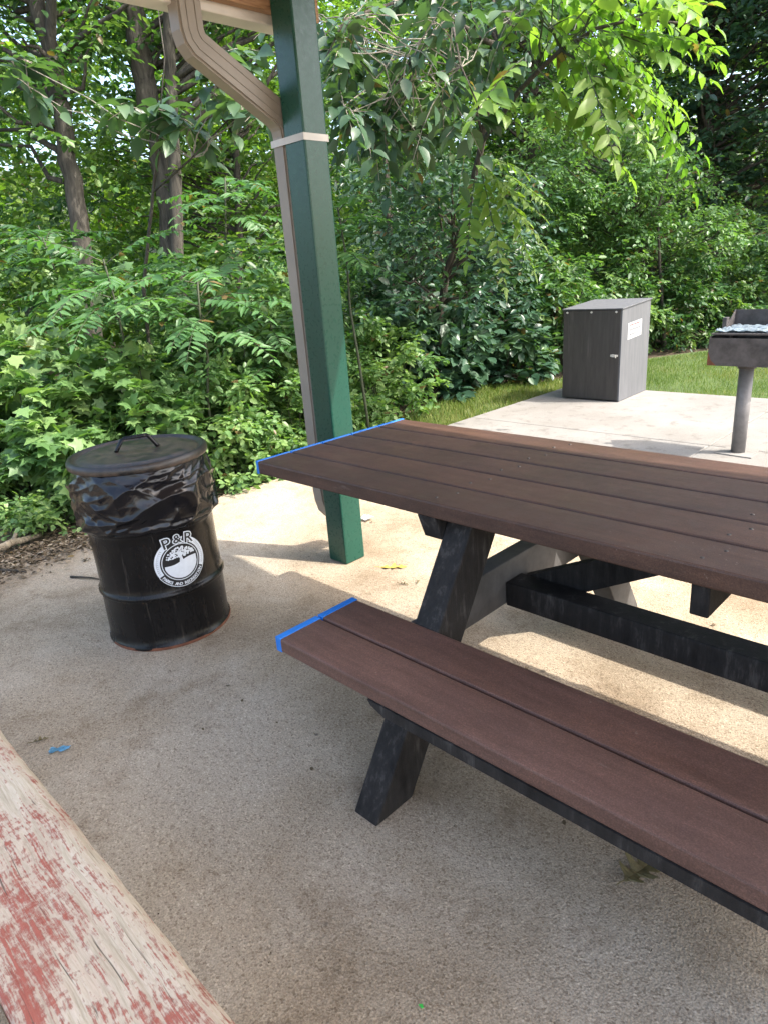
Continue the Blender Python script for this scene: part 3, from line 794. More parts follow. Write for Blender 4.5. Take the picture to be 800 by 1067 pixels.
# wooded rise behind the trees
bm = bmesh.new(); rows = []
for dd in (20, 26, 34, 44, 60, 90):
    row = []
    for x in range(-130, 131, 10):
        z = {20: -.12, 26: 1.2, 34: 4.0, 44: 7.5, 60: 10.5, 90: 10.0}[dd] + 1.2 * mnoise.noise(Vector((x * .05, dd * .06, 1))) * (dd > 20)
        row.append(bm.verts.new(cw(x, dd, z)))
    rows.append(row)
for r0_, r1_ in zip(rows, rows[1:]):
    for i in range(len(r0_) - 1): bm.faces.new((r0_[i], r0_[i + 1], r1_[i + 1], r1_[i]))
tag(obj('hill', bm, M['forest_floor'], None, True), kind='structure')

# ------------------------------------------------------------------ foliage builders (numpy)
T_LEAF = np.array([(0, 0, 0), (.32, -.42, .05), (.70, -.34, .02), (1, 0, -.10), (.70, .34, .02), (.32, .42, .05)]), [(0, 1, 2, 3), (0, 3, 4, 5)]
T_SLIM = np.array([(0, 0, 0), (.30, -.5, .04), (.72, -.30, .0), (1, 0, -.08), (.72, .30, .0), (.30, .5, .04)]), [(0, 1, 2, 3), (0, 3, 4, 5)]
T_BIG = np.array([(0, 0, 0), (.14, -.30, .05), (.38, -.50, .07), (.66, -.40, .01), (.86, -.17, -.09), (1, 0, -.17), (.86, .17, -.09), (.66, .40, .01), (.38, .50, .07), (.14, .30, .05), (.36, 0, .0), (.68, 0, -.045)]), \
    [(0, 1, 2, 10), (10, 2, 3, 11), (11, 3, 4, 5), (0, 10, 8, 9), (10, 11, 7, 8), (11, 5, 6, 7)]
_l = [(0, 0, 0), (.10, -.30, .03), (.02, -.52, -.02), (.36, -.36, .04), (.52, -.58, -.04), (.62, -.22, .04), (1, 0, -.10), (.62, .22, .04), (.52, .58, -.04), (.36, .36, .04), (.02, .52, -.02), (.10, .30, .03), (.40, 0, 0)]
T_LOBE = np.array(_l), [(0, 1, 3, 12), (1, 2, 3), (12, 3, 4, 5), (12, 5, 6), (12, 6, 7), (12, 7, 8, 9), (0, 12, 9, 11), (11, 9, 10)]
T_BLADE = np.array([(0, -.5, 0), (0, .5, 0), (.55, .38, .04), (.55, -.38, .04), (1, 0, -.06)]), [(0, 1, 2, 3), (3, 2, 4)]

def unit(v): return v / np.maximum(np.linalg.norm(v, axis=-1, keepdims=True), 1e-9)

class Leaves:
    def __init__(self, tpl, width): self.t = tpl; self.w = width; self.p = []; self.a = []; self.n = []; self.L = []; self.k = []
    def add(self, p, a, n, L, tone):
        self.p.append(p); self.a.append(a); self.n.append(n); self.L.append(L); self.k.append(tone)
    def mesh(self, name, mats):
        p = np.concatenate(self.p); a = unit(np.concatenate(self.a)); n = np.concatenate(self.n); L = np.concatenate(self.L); k = np.clip(np.concatenate(self.k), 0, .96); k = np.where(np.random.default_rng(len(k)).random(len(k)) < .012, 1.0, k)
        n = unit(n - a * (n * a).sum(1, keepdims=True)); s = np.cross(n, a)
        tv, tf = self.t; N, V = len(p), len(tv)
        co = p[:, None] + L[:, None, None] * (a[:, None] * tv[None, :, 0:1] + s[:, None] * tv[None, :, 1:2] * self.w + n[:, None] * tv[None, :, 2:3])
        loops = np.concatenate([np.array(f) for f in tf]); sizes = np.array([len(f) for f in tf])
        me = bpy.data.meshes.new(name)
        me.vertices.add(N * V); me.vertices.foreach_set('co', co.reshape(-1).astype(np.float32))
        al = (loops[None] + (np.arange(N) * V)[:, None]).reshape(-1).astype(np.int32)
        me.loops.add(len(al)); me.loops.foreach_set('vertex_index', al)
        sz = np.tile(sizes, N); st = np.concatenate([[0], np.cumsum(sz)[:-1]]).astype(np.int32)
        me.polygons.add(len(sz)); me.polygons.foreach_set('loop_start', st)
        me.polygons.foreach_set('use_smooth', np.ones(len(sz), dtype=bool))
        at_ = me.attributes.new('tone', 'FLOAT', 'POINT'); at_.data.foreach_set('value', np.repeat(k, V).astype(np.float32))
        me.update(calc_edges=True)
        if not hasattr(mats, '__len__'): mats = [mats]
        for m_ in mats: me.materials.append(m_)
        return me

def sprays(lv, rg, centers, radius, n_twig, n_leaf, L, tone=0.5, flat=0.45, droop=0.35, twigs=None):
    """leafy twigs fanning out of each centre"""
    c = np.asarray(centers, float).reshape(-1, 3); nC = len(c)
    rad = np.broadcast_to(np.asarray(radius, float), (nC,))
    ct = np.clip(rg.normal(tone, .16, nC), 0, 1)
    d = rg.normal(size=(nC, n_twig, 3)); d[..., 2] = d[..., 2] * flat + .10; d = unit(d)
    ln = rad[:, None] * rg.uniform(.55, 1.1, (nC, n_twig))
    t = (np.arange(n_leaf) + rg.uniform(.1, .9, (nC, n_twig, n_leaf))) / n_leaf; t = .12 + .88 * t
    p = c[:, None, None] + d[:, :, None] * (ln[..., None] * t)[..., None]
    p[..., 2] -= droop * (ln[..., None] * t ** 2) * .6
    p += rg.normal(0, .012, p.shape)
    if twigs is not None:
        for i in range(nC):
            for j in range(n_twig):
                tt = np.linspace(0, 1, 4)[:, None]; q = c[i] + d[i, j] * ln[i, j] * tt; q[:, 2] -= droop * ln[i, j] * tt[:, 0] ** 2 * .6
                tube(twigs, q, [.0035, .003, .0022, .0012], 4)
    side = unit(np.cross(d, np.array([0, 0, 1.0]) + rg.normal(0, .25, d.shape)))
    sg = np.where(np.arange(n_leaf) % 2 == 0, 1., -1.)[None, None, :, None]
    a = d[:, :, None] * .7 + side[:, :, None] * sg * .85 + rg.normal(0, .28, p.shape); a[..., 2] -= droop * .8
    up = np.broadcast_to(np.array([0, 0, 1.0]), p.shape) + rg.normal(0, .42, p.shape)
    Lr = L * rg.uniform(.6, 1.2, p.shape[:-1])
    tn = ct[:, None, None] + rg.normal(0, .14, p.shape[:-1])
    lv.add(p.reshape(-1, 3), a.reshape(-1, 3), up.reshape(-1, 3), Lr.reshape(-1), tn.reshape(-1))

def fronds(lv, bm, rg, specs, pairs, leaflet, tone=0.5, arch=0.55, rach=0.004):
    """pinnate leaves; specs = (base, direction, length)"""
    for b_, d_, Lg in specs:
        b_ = np.asarray(b_, float); d_ = unit(np.asarray(d_, float)); n = pairs
        t = np.linspace(.16, 1.0, n)
        def pos(tt): 
            q = b_ + d_ * (Lg * tt)[:, None]; q[:, 2] -= arch * Lg * tt ** 2 * .6; return q
        p = pos(t); tg = unit(np.gradient(p, axis=0)); side = unit(np.cross(tg, np.array([0, 0, 1.0]))); nr = unit(np.cross(side, tg))
        k = tone + rg.normal(0, .1)
        prof = np.sin(np.pi * (.14 + .80 * t)) ** .6
        for s in (-1, 1):
            a = side * s * .95 + tg * .38 + rg.normal(0, .15, p.shape); a[:, 2] -= .22
            lv.add(p + rg.normal(0, .003, p.shape), a, nr + rg.normal(0, .28, p.shape), leaflet * prof * rg.uniform(.7, 1.15, n), k + rg.normal(0, .12, n))
        lv.add(p[-1:], tg[-1:], nr[-1:], np.array([leaflet * .7]), np.array([k]))
        if bm is not None:
            tt = np.linspace(0, 1, 6); tube(bm, pos(tt), [rach * (1 - .6 * x) for x in tt], 4)

def box_clumps(rg, n, px, py, d):
    """n points spread through a block of wood seen between those columns, rows and distances"""
    return np.array([at(rg.uniform(*px), rg.uniform(*py), rg.uniform(*d)) for _ in range(n)])

def limb(bm, a, b, r0, r1, rg, sag=0.12, n=5, seg=6):
    a = np.asarray(a, float); b = np.asarray(b, float); L = np.linalg.norm(b - a)
    off = rg.normal(0, sag * L * .4, (n + 1, 3)); off[0] = off[-1] = 0
    pts = [a + (b - a) * i / n + off[i] * math.sin(math.pi * i / n) for i in range(n + 1)]
    tube(bm, pts, [r0 + (r1 - r0) * i / n for i in range(n + 1)], seg)

def on_trunk(path, z):
    for p, q in zip(path, path[1:]):
        if p[2] <= z <= q[2]: return p + (q - p) * ((z - p[2]) / (q[2] - p[2] + 1e-9))
    return path[-1] if z > path[-1][2] else path[0]

def tree(name, label, path, r0, r1, clumps, crad, leafmat, L, seed, bark='bark', n_twig=7, n_leaf=9, tone=.5, group=None, tpl=T_LEAF, wid=.62, extra=None, flat=.45, droop=.35, cat='tree'):
    rg = np.random.default_rng(seed)
    path = [np.asarray(p, float) for p in path]
    base = path[0].copy()
    t = thing(name, label, cat, tuple(base), 0, group)
    # smooth the trunk line and wobble it a little
    fine = []
    for p, q in zip(path, path[1:]):
        for i in range(5): fine.append(p + (q - p) * i / 5 + rg.normal(0, r0 * .10, 3) * np.array([1, 1, 0]))
    fine.append(path[-1]); n = len(fine)
    bm = bmesh.new()
    rr = [(r0 + (r1 - r0) * (i / (n - 1)) ** .8) * (1 + .55 * max(0, 1 - i / 1.6) * .5) for i in range(n)]
    tube(bm, [f - base for f in fine], rr, 14)
    if extra:
        for pts, a_, b_ in extra:
            pts = [np.asarray(p, float) - base for p in pts]; k = len(pts)
            tube(bm, pts, [a_ + (b_ - a_) * i / (k - 1) for i in range(k)], 8)
    clumps = np.asarray(clumps, float)
    for c in clumps[::2]:
        dxy = np.hypot(*(c[:2] - base[:2])); z = max(c[2] - .35 * dxy - .2, base[2] + .35 * (path[-1][2] - base[2]))
        s = on_trunk(fine, z)
        if np.linalg.norm(c - s) < 4.5: limb(bm, s - base, c - base, max(.008, min(r1 * .6, .035)), .005, rg)
    obj('trunk', bm, M[bark], t, True)
    lv = Leaves(tpl, wid)
    sprays(lv, rg, clumps - base, crad, n_twig, n_leaf, L, tone, flat, droop)
    obj('crown', lv.mesh('crown', M[leafmat]), None, t)
    return t

RG = np.random.default_rng(11)
GZ = -0.07

# ------------------------------------------------------------------ trees one can tell apart
def ground_at(px, d): 
    q = at(px, 400, d); return np.array([q[0], q[1], GZ])
T1 = [ground_at(100, 8.0), at(82, 225, 8.0), at(66, 125, 8.0), at(58, 70, 8.0), at(38, 0, 8.0), at(22, -70, 8.0)]
tree('forest_tree', 'forked dark trunk tree furthest from the pavilion post, sky showing through its crown', T1, .108, .070,
     np.concatenate([box_clumps(RG, 70, (-90, 150), (-170, 60), (7.4, 10)), box_clumps(RG, 10, (-60, 60), (60, 150), (7.6, 9.5))]), .55, 'lf_mid', .095, 1, n_twig=7, n_leaf=8, tone=.5,
     extra=[([at(58, 72, 8.0), at(53, 40, 7.95), at(54, 0, 7.9), at(50, -60, 7.9)], .06, .04), ([at(61, 66, 8.0), at(74, 46, 7.9), at(98, 28, 7.8), at(124, 12, 7.7), at(150, -10, 7.6)], .035, .015)])
T2 = [ground_at(182, 8.4), at(178, 221, 8.4), at(168, 155, 8.4), at(153, 95, 8.4), at(143, 40, 8.4), at(136, -60, 8.4)]
tree('forest_tree', 'thick straight trunk tree with furrowed grey bark beside a thinner twin', T2, .135, .108,
     box_clumps(RG, 70, (90, 290), (-170, 40), (7.8, 10.5)), .55, 'lf_mid', .095, 2, n_twig=7, n_leaf=8, tone=.55)
T3 = [ground_at(188, 8.2), at(184, 225, 8.2), at(180, 120, 8.2), at(176, 15, 8.2), at(172, -70, 8.2)]
tree('forest_tree', 'thin upright grey tree close beside the thick furrowed trunk', T3, .075, .055,
     box_clumps(RG, 44, (150, 400), (-150, 30), (8.0, 10.0)), .5, 'lf_yellow', .09, 3, n_twig=6, n_leaf=8, tone=.5)
T4 = [ground_at(566, 12.5), at(563, 290, 12.5), at(560, 200, 12.5), at(553, 90, 12.5), at(548, -60, 12.5)]
tree('forest_tree', 'dark trunk tree standing in the gloom behind the hanging bright fronds', T4, .17, .13,
     np.concatenate([box_clumps(RG, 120, (440, 680), (-120, 190), (11.6, 14.5)), box_clumps(RG, 14, (500, 620), (170, 230), (12, 14))]), .7, 'lf_mid', .11, 4, bark='bark_dark', n_twig=8, n_leaf=9, tone=.45)
T7 = [ground_at(742, 13.5), at(738, 200, 13.5), at(734, 110, 13.5), at(728, -60, 13.5)]
tree('forest_tree', 'tall blue green tree with dark layered foliage behind the grill', T7, .16, .11,
     np.concatenate([box_clumps(RG, 230, (685, 900), (-120, 170), (12.0, 15)), box_clumps(RG, 50, (690, 900), (150, 240), (12.6, 15)), np.array([cw(RG.uniform(6.5, 12.5), RG.uniform(8.2, 12.0), RG.uniform(6.0, 10.5)) for _ in range(170)])]), .75, 'lf_dark', .15, 5, bark='bark_dark', n_twig=8, n_leaf=9, tone=.5, flat=.25)  # last clumps are added foliage out of view, there to shade the right-hand woods
T9 = [ground_at(664, 10.4), at(668, 270, 10.4), at(660, 210, 10.4), at(640, 150, 10.4)]
cl = []
for _ in range(230):
    a, rr = RG.uniform(0, 6.28), RG.random() ** .5
    k_ = 1 + .35 * math.sin(3 * a + 1) + .2 * math.sin(5 * a); cl.append(at(645 + 108 * k_ * rr * math.cos(a), 208 + 86 * k_ * rr * math.sin(a) , RG.uniform(9.5, 11.6)))
tree('small_tree', 'small round headed pale green tree behind the dark locker', T9, .05, .02, cl, .42, 'lf_light', .070, 6, n_twig=10, n_leaf=11, tone=.40, droop=.6)
T10 = [ground_at(690, 9.9), at(688, 290, 9.9), at(684, 220, 9.9), at(700, 165, 9.9)]
tree('sapling', 'slim dark stemmed sapling between the locker and the grill', T10, .03, .012,
     box_clumps(RG, 22, (660, 760), (150, 300), (9.7, 11)), .38, 'lf_mid', .07, 7, bark='bark_dark', n_twig=7, n_leaf=8, tone=.45)
T6 = [ground_at(450, 7.4), at(456, 340, 7.4), at(466, 280, 7.3), at(488, 215, 7.2), at(506, 120, 6.6), at(520, 48, 5.9), at(470, 18, 5.4), at(430, -4, 5.1)]
# the tree whose boughs hang out towards the roof: big pinnate leaves
t8 = tree('overhanging_tree', 'leaning tree whose boughs of large bright leaves hang out over the table', T6[:6], .050, .024,
     np.concatenate([box_clumps(RG, 26, (440, 560), (-60, 60), (5.6, 7.2)), box_clumps(RG, 40, (385, 520), (170, 330), (6.5, 7.3))]), .42, 'lf_dark', .085, 8, bark='bark_dark', n_twig=6, n_leaf=8, tone=.6,
     extra=[([at(520, 48, 5.9), at(508, 44, 5.6), at(470, 20, 5.3), at(430, -4, 5.1), at(400, -30, 5.0)], .024, .008),
            ([at(500, 150, 6.7), at(540, 95, 5.6), at(562, 72, 5.2), at(584, 52, 5.0), at(620, 30, 4.9), at(660, 20, 4.85), at(720, 25, 4.8)], .022, .006),
            ([at(584, 52, 5.0), at(610, 68, 4.9), at(625, 100, 4.85)], .009, .004),
            ([at(430, -4, 5.1), at(360, 20, 4.7), at(340, 60, 4.6)], .010, .004), ([at(470, 20, 5.3), at(430, 60, 4.8), at(400, 110, 4.6)], .010, .004),
            ([at(470, 20, 5.3), at(480, 70, 4.8), at(500, 115, 4.6)], .009, .004)])
base8 = np.array(t8.location)
rg = np.random.default_rng(21)
lv = Leaves(T_BIG, .46); bm = bmesh.new()
def img_dir(p, q): return np.asarray(q) - np.asarray(p)
big = [  # (from pixel, to pixel, distance): each a pinnate leaf
    ((600, 40), (735, 40), 4.8), ((620, 30), (725, 75), 4.8), ((585, 52), (660, 130), 4.9), ((560, 72), (640, 165), 4.8), ((600, 60), (690, 105), 4.75),
    ((540, 95), (600, 150), 4.9), ((660, 18), (735, 10), 4.7), ((570, 30), (640, 10), 4.9), ((520, 50), (560, 10), 5.0), ((545, 60), (500, 120), 4.8), ((600, 20), (660, -20), 4.7),
    ((610, 70), (632, 150), 4.7), ((500, 110), (560, 120), 4.9), ((480, 90), (540, 140), 4.8)]
for a_, b_, d_ in big:
    P, Q = at(*a_, d_ + rg.uniform(-.1, .1)), at(*b_, d_ + rg.uniform(-.35, .2)); Lg = np.linalg.norm(Q - P)
    fronds(lv, bm, rg, [(P - base8, Q - P + np.array([0, 0, .12]), Lg * 1.05)], max(5, int(Lg / .058)), .175, tone=.72, arch=.35, rach=.005)
more = []
for _ in range(26):
    px, py, d_ = rg.uniform(535, 668), rg.uniform(-40, 95), rg.uniform(4.6, 5.7)
    if py > 150 - .18 * abs(px - 600): continue
    P = at(px, py, d_); a_ = rg.uniform(-.9, 1.1); Q = at(px + 85 * math.cos(a_), py + 60 + 45 * math.sin(a_), d_ + rg.uniform(-.35, .25)); Lg = np.linalg.norm(Q - P)
    fronds(lv, bm, rg, [(P - base8, Q - P + np.array([0, 0, .16]), Lg)], max(4, int(Lg / .062)), rg.uniform(.12, .17), tone=rg.uniform(.3, .8), arch=.5, rach=.004)
    more.append(P - base8)
for c_ in more[::2]: limb(bm, at(562, 72, 5.2) - base8 if c_[2] < 2.9 else at(584, 52, 5.0) - base8, c_, .006, .003, rg, .1)
obj('hanging_leaf', lv.mesh('hanging_leaf', M['lf_yellow']), None, t8)
obj('leaf_stalk', bm, M['stem'], t8)
lv = Leaves(T_BIG, .56); tw = bmesh.new()
ctr = np.array([at(px + rg.normal(0, 14), py + rg.normal(0, 14), rg.uniform(4.6, 5.5)) for (px, py), k_ in (((350, 50), 2), ((385, 20), 2), ((420, 60), 3), ((400, 105), 3), ((450, 40), 2), ((480, 95), 3), ((360, 115), 3), ((345, 15), 2), ((410, 135), 2), ((500, 55), 2), ((440, 120), 3), ((530, 10), 2), ((470, 5), 2), ((390, 150), 2), ((370, 70), 2)) for _ in range(k_)])
sprays(lv, rg, ctr - base8, .34, 4, 7, .125, .45, .8, .9, tw)
for i_, c_ in enumerate(ctr):
    tgt = [at(470, 20, 5.3), at(430, 60, 4.8), at(360, 20, 4.7), at(480, 70, 4.8)][i_ % 4]
    limb(tw, tgt - base8, c_ - base8, .004, .003, rg, .1)
obj('leaf_twig', tw, M['bark_pale'], t8)
obj('broad_leaf', lv.mesh('broad_leaf', M['lf_grey']), None, t8)
lv = Leaves(T_SLIM, .36); bm = bmesh.new()
for (ax_, ay_), (bx_, by_), d_ in (((505, 172), (545, 262), 5.6), ((500, 175), (520, 275), 5.6), ((495, 178), (488, 255), 5.7), ((505, 185), (550, 225), 5.5), ((515, 200), (552, 250), 5.6), ((500, 165), (540, 190), 5.7), ((490, 170), (520, 205), 5.6), ((520, 180), (555, 215), 5.8)):
    P, Q = at(ax_, ay_, d_), at(bx_, by_, d_ - .15)
    fronds(lv, bm, rg, [(P - base8, Q - P + np.array([0, 0, .15]), np.linalg.norm(Q - P) * 1.02)], 13, .16, tone=.85, arch=.4)
obj('feathery_leaf', lv.mesh('feathery_leaf', M['lf_yellow']), None, t8)
obj('leaf_stalk', bm, M['stem'], t8)

# young tree with long oval leaves beyond the drum
Tb = [ground_at(150, 5.4), at(150, 300, 5.3), at(160, 200, 5.2), at(166, 130, 5.1), at(150, 105, 5.0)]
ty = tree('broadleaf_sapling', 'slender sapling with large grey green oval leaves above the ferny fronds', Tb, .016, .007, [at(160, 130, 5.15)], .1, 'lf_grey', .12, 31, n_twig=3, n_leaf=3, tone=.6,
     extra=[([at(160, 200, 5.2), at(200, 165, 5.0), at(238, 125, 4.9), at(275, 115, 4.85)], .008, .003), ([at(166, 130, 5.1), at(172, 60, 5.1), at(165, 10, 5.1)], .005, .003)])
bt = np.array(ty.location); lv = Leaves(T_BIG, .52); tw = bmesh.new()
ctr = np.array([at(cx, cy, d_) for cx, cy, d_ in ((158, 115, 5.1), (140, 112, 5.05), (180, 120, 5.0), (196, 132, 5.0), (255, 118, 4.85), (275, 118, 4.8), (232, 55, 5.0), (215, 90, 5.0), (30, 90, 5.2), (10, 60, 5.2))])
sprays(lv, np.random.default_rng(9), ctr - bt, .26, 4, 5, .17, .55, .6, .6, tw)
for i_, c_ in enumerate(ctr): limb(tw, (at(200, 165, 5.0) if c_[0] > 0 or i_ > 2 else at(166, 130, 5.1)) - bt, c_ - bt, .004, .003, RG, .1)
obj('leaf_twig', tw, M['bark_pale'], ty)
obj('oval_leaf', lv.mesh('oval_leaf', M['lf_grey']), None, ty)

T11 = [ground_at(405, 8.4), at(408, 300, 8.4), at(404, 200, 8.4), at(398, 120, 8.4)]
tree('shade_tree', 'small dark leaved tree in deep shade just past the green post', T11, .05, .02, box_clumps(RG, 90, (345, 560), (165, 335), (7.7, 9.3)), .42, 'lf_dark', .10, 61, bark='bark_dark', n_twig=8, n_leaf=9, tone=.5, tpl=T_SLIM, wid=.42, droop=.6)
T12 = [ground_at(245, 9.0), at(250, 250, 9.0), at(246, 150, 9.0), at(240, 60, 9.0)]
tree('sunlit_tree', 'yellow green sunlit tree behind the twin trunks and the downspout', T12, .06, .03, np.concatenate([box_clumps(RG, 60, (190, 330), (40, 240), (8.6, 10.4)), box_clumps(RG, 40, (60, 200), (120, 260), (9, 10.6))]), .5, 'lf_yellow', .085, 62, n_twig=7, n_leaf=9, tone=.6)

# ------------------------------------------------------------------ ferny saplings (pinnate leaves)
def ferny(label, px, py, d, n, Lg, seed, spread=1.0, tone=.38, pairs=14, leaflet=.125, mat='lf_fern', face=.35):
    rg = np.random.default_rng(seed)
    topp = at(px, py, d); base = np.array([topp[0] + rg.normal(0, .1), topp[1] + rg.normal(0, .1), GZ])
    t = thing('ferny_sapling', label, 'sapling', tuple(base), 0, 'ferny saplings at the woodland edge')
    bm = bmesh.new(); limb(bm, (0, 0, 0), topp - base, .014, .007, rg, .05); 
    lv = Leaves(T_SLIM, .34); sb = bmesh.new(); sp = []
    tocam = unit(np.array([CAM[0] - topp[0], CAM[1] - topp[1], 0]))
    for i in range(n):
        a = 2 * math.pi * (i + rg.uniform(-.3, .3)) / n; el = rg.uniform(.05, .75)
        d_ = np.array([math.cos(a), math.sin(a), el]) + tocam * face
        b_ = topp - base + np.array([0, 0, -rg.uniform(0, .45) * spread])
        sp.append((b_, d_, Lg * rg.uniform(.75, 1.15)))
    fronds(lv, sb, rg, sp, pairs, leaflet, tone, .6)
    obj('stem', bm, M['stem'], t, True); obj('frond', lv.mesh('frond', M[mat]), None, t); obj('frond_stalk', sb, M['stem'], t)
    return t
ferny('large ferny sapling with spreading fronds above the light green weeds', 108, 270, 4.9, 16, .78, 41)
ferny('ferny sapling with hanging fronds between trash can and downspout', 205, 280, 4.85, 18, .80, 42, tone=.45)
ferny('ferny sapling half hidden at the left of the downspout', 282, 335, 5.4, 11, .55, 43, tone=.4, leaflet=.12)
ferny('ferny sapling peeping out on the lawn side of the green post', 352, 215, 5.6, 12, .55, 44, tone=.5)
ferny('ferny sapling with short fronds under the twin trunks', 235, 185, 6.4, 12, .6, 45, tone=.4, leaflet=.12)
ferny('dark ferny sapling at the foot of the forked trunk', 40, 235, 5.9, 12, .65, 46, tone=.3, mat='lf_mid')

# ------------------------------------------------------------------ shrubs and weeds along the edge
def proto_shrub(kind, seed, h, w, n, L, matk, tpl, wid, tone, droop=.35, n_twig=7, n_leaf=7):
    rg = np.random.default_rng(seed)
    lv = Leaves(tpl, wid); bm = bmesh.new(); cl = []
    for i in range(n):
        a = rg.uniform(0, 6.28); r = w * .5 * rg.random() ** .5; z = h * (.12 + .88 * rg.random() ** .8) * (1 - .45 * (r / (w * .5)) ** 2)
        cl.append((r * math.cos(a), r * math.sin(a), z))
    cl = np.array(cl)
    for c in cl[::2]: limb(bm, (c[0] * .15, c[1] * .15, 0), c, .008, .003, rg, .08, 4, 5)
    sprays(lv, rg, cl, .20 * (w / 1.0) ** .5, n_twig, n_leaf, L, tone, .55, droop)
    return lv.mesh('foliage', M[matk]), bm
def shrub_from(name, pm, bm_me, label, loc, rz, s, group, cat='shrub'):
    t = thing(name, label, cat, tuple(loc), rz, group); t.scale = (s, s, s)
    o = bpy.data.objects.new('foliage', pm); COL.objects.link(o); o.parent = t
    o = bpy.data.objects.new('stem', bm_me); COL.objects.link(o); o.parent = t
def mesh_of(bm, mat):
    me = bpy.data.meshes.new('stem'); bm.to_mesh(me); bm.free(); me.materials.append(mat); return me
P1, b1 = proto_shrub('weed', 51, .95, 1.0, 46, .105, 'lf_light', T_LOBE, .95, .55, .3, 6, 6); b1 = mesh_of(b1, M['stem'])
P2, b2_ = proto_shrub('bush', 52, 1.25, 1.2, 70, .075, 'lf_mid', T_LEAF, .6, .55, .45, 8, 8); b2_ = mesh_of(b2_, M['bark_dark'])
P3, b3 = proto_shrub('pale', 53, 1.1, 1.0, 60, .070, 'lf_light', T_LEAF, .66, .6, .4, 8, 8); b3 = mesh_of(b3, M['stem'])
P4, b4 = proto_shrub('low', 54, .42, .8, 40, .060, 'lf_light', T_LEAF, .75, .7, .25, 6, 6); b4 = mesh_of(b4, M['stem'])
P5, b5 = proto_shrub('broad', 55, 1.15, 1.1, 44, .13, 'lf_dark', T_LEAF, .7, .55, .4, 6, 6); b5 = mesh_of(b5, M['bark_dark'])
GW = 'weeds along the floor edge'; GS = 'shrubs at the foot of the wood'
def G(px, d, z=GZ): return ground_at(px, d)
for nm, P_, b_, lab, px, d, rz, s, g, cat in (
    ('tall_weed', P1, b1, 'light green lobed leaf weed farthest from the drum, over the fallen log', 8, 4.55, .3, 1.05, GW, 'weed'),
    ('tall_weed', P1, b1, 'light green lobed leaf weed beside the drum, hiding its far side', 78, 4.55, 2.1, .95, GW, 'weed'),
    ('tall_weed', P1, b1, 'tall lobed leaf weed rising between the log and the ferny fronds', 40, 5.0, 4.0, 1.3, GW, 'weed'),
    ('tall_weed', P1, b1, 'lobed leaf weed directly behind the lid of the drum', 150, 5.0, 5.2, 1.1, GW, 'weed'),
    ('bush', P3, b3, 'pale small leaved bush between the drum and the green post', 232, 5.05, 1.0, .95, GS, 'bush'),
    ('bush', P3, b3, 'pale bush against the downspout, nearest the table corner', 296, 5.35, 2.6, .9, GS, 'bush'),
    ('bush', P2, b2_, 'mid green bush in the shade behind the hanging fronds', 255, 5.7, 3.6, 1.15, GS, 'bush'),
    ('low_weed', P4, b4, 'low bright weed clump at the edge of the concrete by the drum', 228, 4.72, .5, .9, GW, 'weed'),
    ('low_weed', P4, b4, 'low bright weed clump under the blue table corner', 272, 4.95, 1.9, .85, GW, 'weed'),
    ('low_weed', P4, b4, 'low yellow green weed clump beside the dead log', 26, 4.12, 3.3, .7, GW, 'weed'),
    ('low_weed', P4, b4, 'low weed clump behind the foot of the drum', 108, 4.55, 4.4, .8, GW, 'weed'),
    ('bush', P3, b3, 'feathery pale bush on the lawn side of the green post', 396, 6.6, 4.3, 1.05, GS, 'bush'),
    ('low_weed', P4, b4, 'low weeds at the grassy verge past the table end', 352, 6.0, 5.5, 1.1, GW, 'weed'),
    ('broadleaf_bush', P5, b5, 'dark broad leaved bush where the verge meets the wood', 455, 7.7, .2, 1.1, GS, 'bush'),
    ('broadleaf_bush', P5, b5, 'dark broad leaved bush behind the corner of the pale slab', 520, 8.3, 1.7, 1.1, GS, 'bush'),
    ('bush', P2, b2_, 'mid green bush close behind the dark locker', 585, 9.0, 2.2, 1.2, GS, 'bush'),
    ('bush', P2, b2_, 'mid green bush at the lawn edge between locker and grill', 700, 10.2, 5.1, 1.1, GS, 'bush'),
    ('bush', P2, b2_, 'mid green bush seen under the grill firebox', 745, 10.4, .9, 1.0, GS, 'bush'),
    ('bush', P3, b3, 'pale bush rising behind the sloped locker lid', 640, 10.0, 1.3, 1.2, GS, 'bush'),
    ('bush', P2, b2_, 'mid green bush in front of the dark trunk', 545, 9.2, 3.9, 1.3, GS, 'bush'),
    ('broadleaf_bush', P5, b5, 'dark broad leaved bush at the foot of the leaning tree', 425, 7.6, 3.0, 1.2, GS, 'bush'),
    ('bush', P2, b2_, 'mid green bush behind the ash covered grate', 800, 10.6, 2.9, 1.25, GS, 'bush')):
    shrub_from(nm, P_, b_, lab, G(px, d), rz, s, g, cat)

# ------------------------------------------------------------------ undergrowth, the wood behind, grass, litter: nobody could count these
rg = np.random.default_rng(77)
def stuff(name, lv, mat): return tag(obj(name, lv.mesh(name, M[mat]), None), kind='stuff')
# undergrowth: ground to head height, from just behind the edge plants inwards
def band(n, zlo, zhi, edge, depth, power=1.0):
    out = []
    for _ in range(n):
        k = rg.uniform(0, len(edge) - 1); i = int(k); f = k - i
        p = np.array(edge[i]) * (1 - f) + np.array(edge[i + 1]) * f
        x, y = p; dd = rg.uniform(0, depth)
        out.append(cw(x * (1 + dd / y), y + dd, GZ + rg.uniform(zlo, zhi) ** power))
    return np.array(out)
EDGE = [(-6.5, 4.4), (-3.0, 4.7), (-1.6, 5.1), (-0.8, 5.5), (0.2, 7.3), (1.4, 8.6), (2.6, 9.1), (5.0, 9.6), (9.0, 9.8), (13, 9.4)]
lv = Leaves(T_LEAF, .62)
sprays(lv, rg, band(560, .1, 1.7, EDGE, 2.6), .34, 6, 8, .085, .42)
stuff('undergrowth', lv, 'lf_mid')
lv = Leaves(T_LOBE, .9)
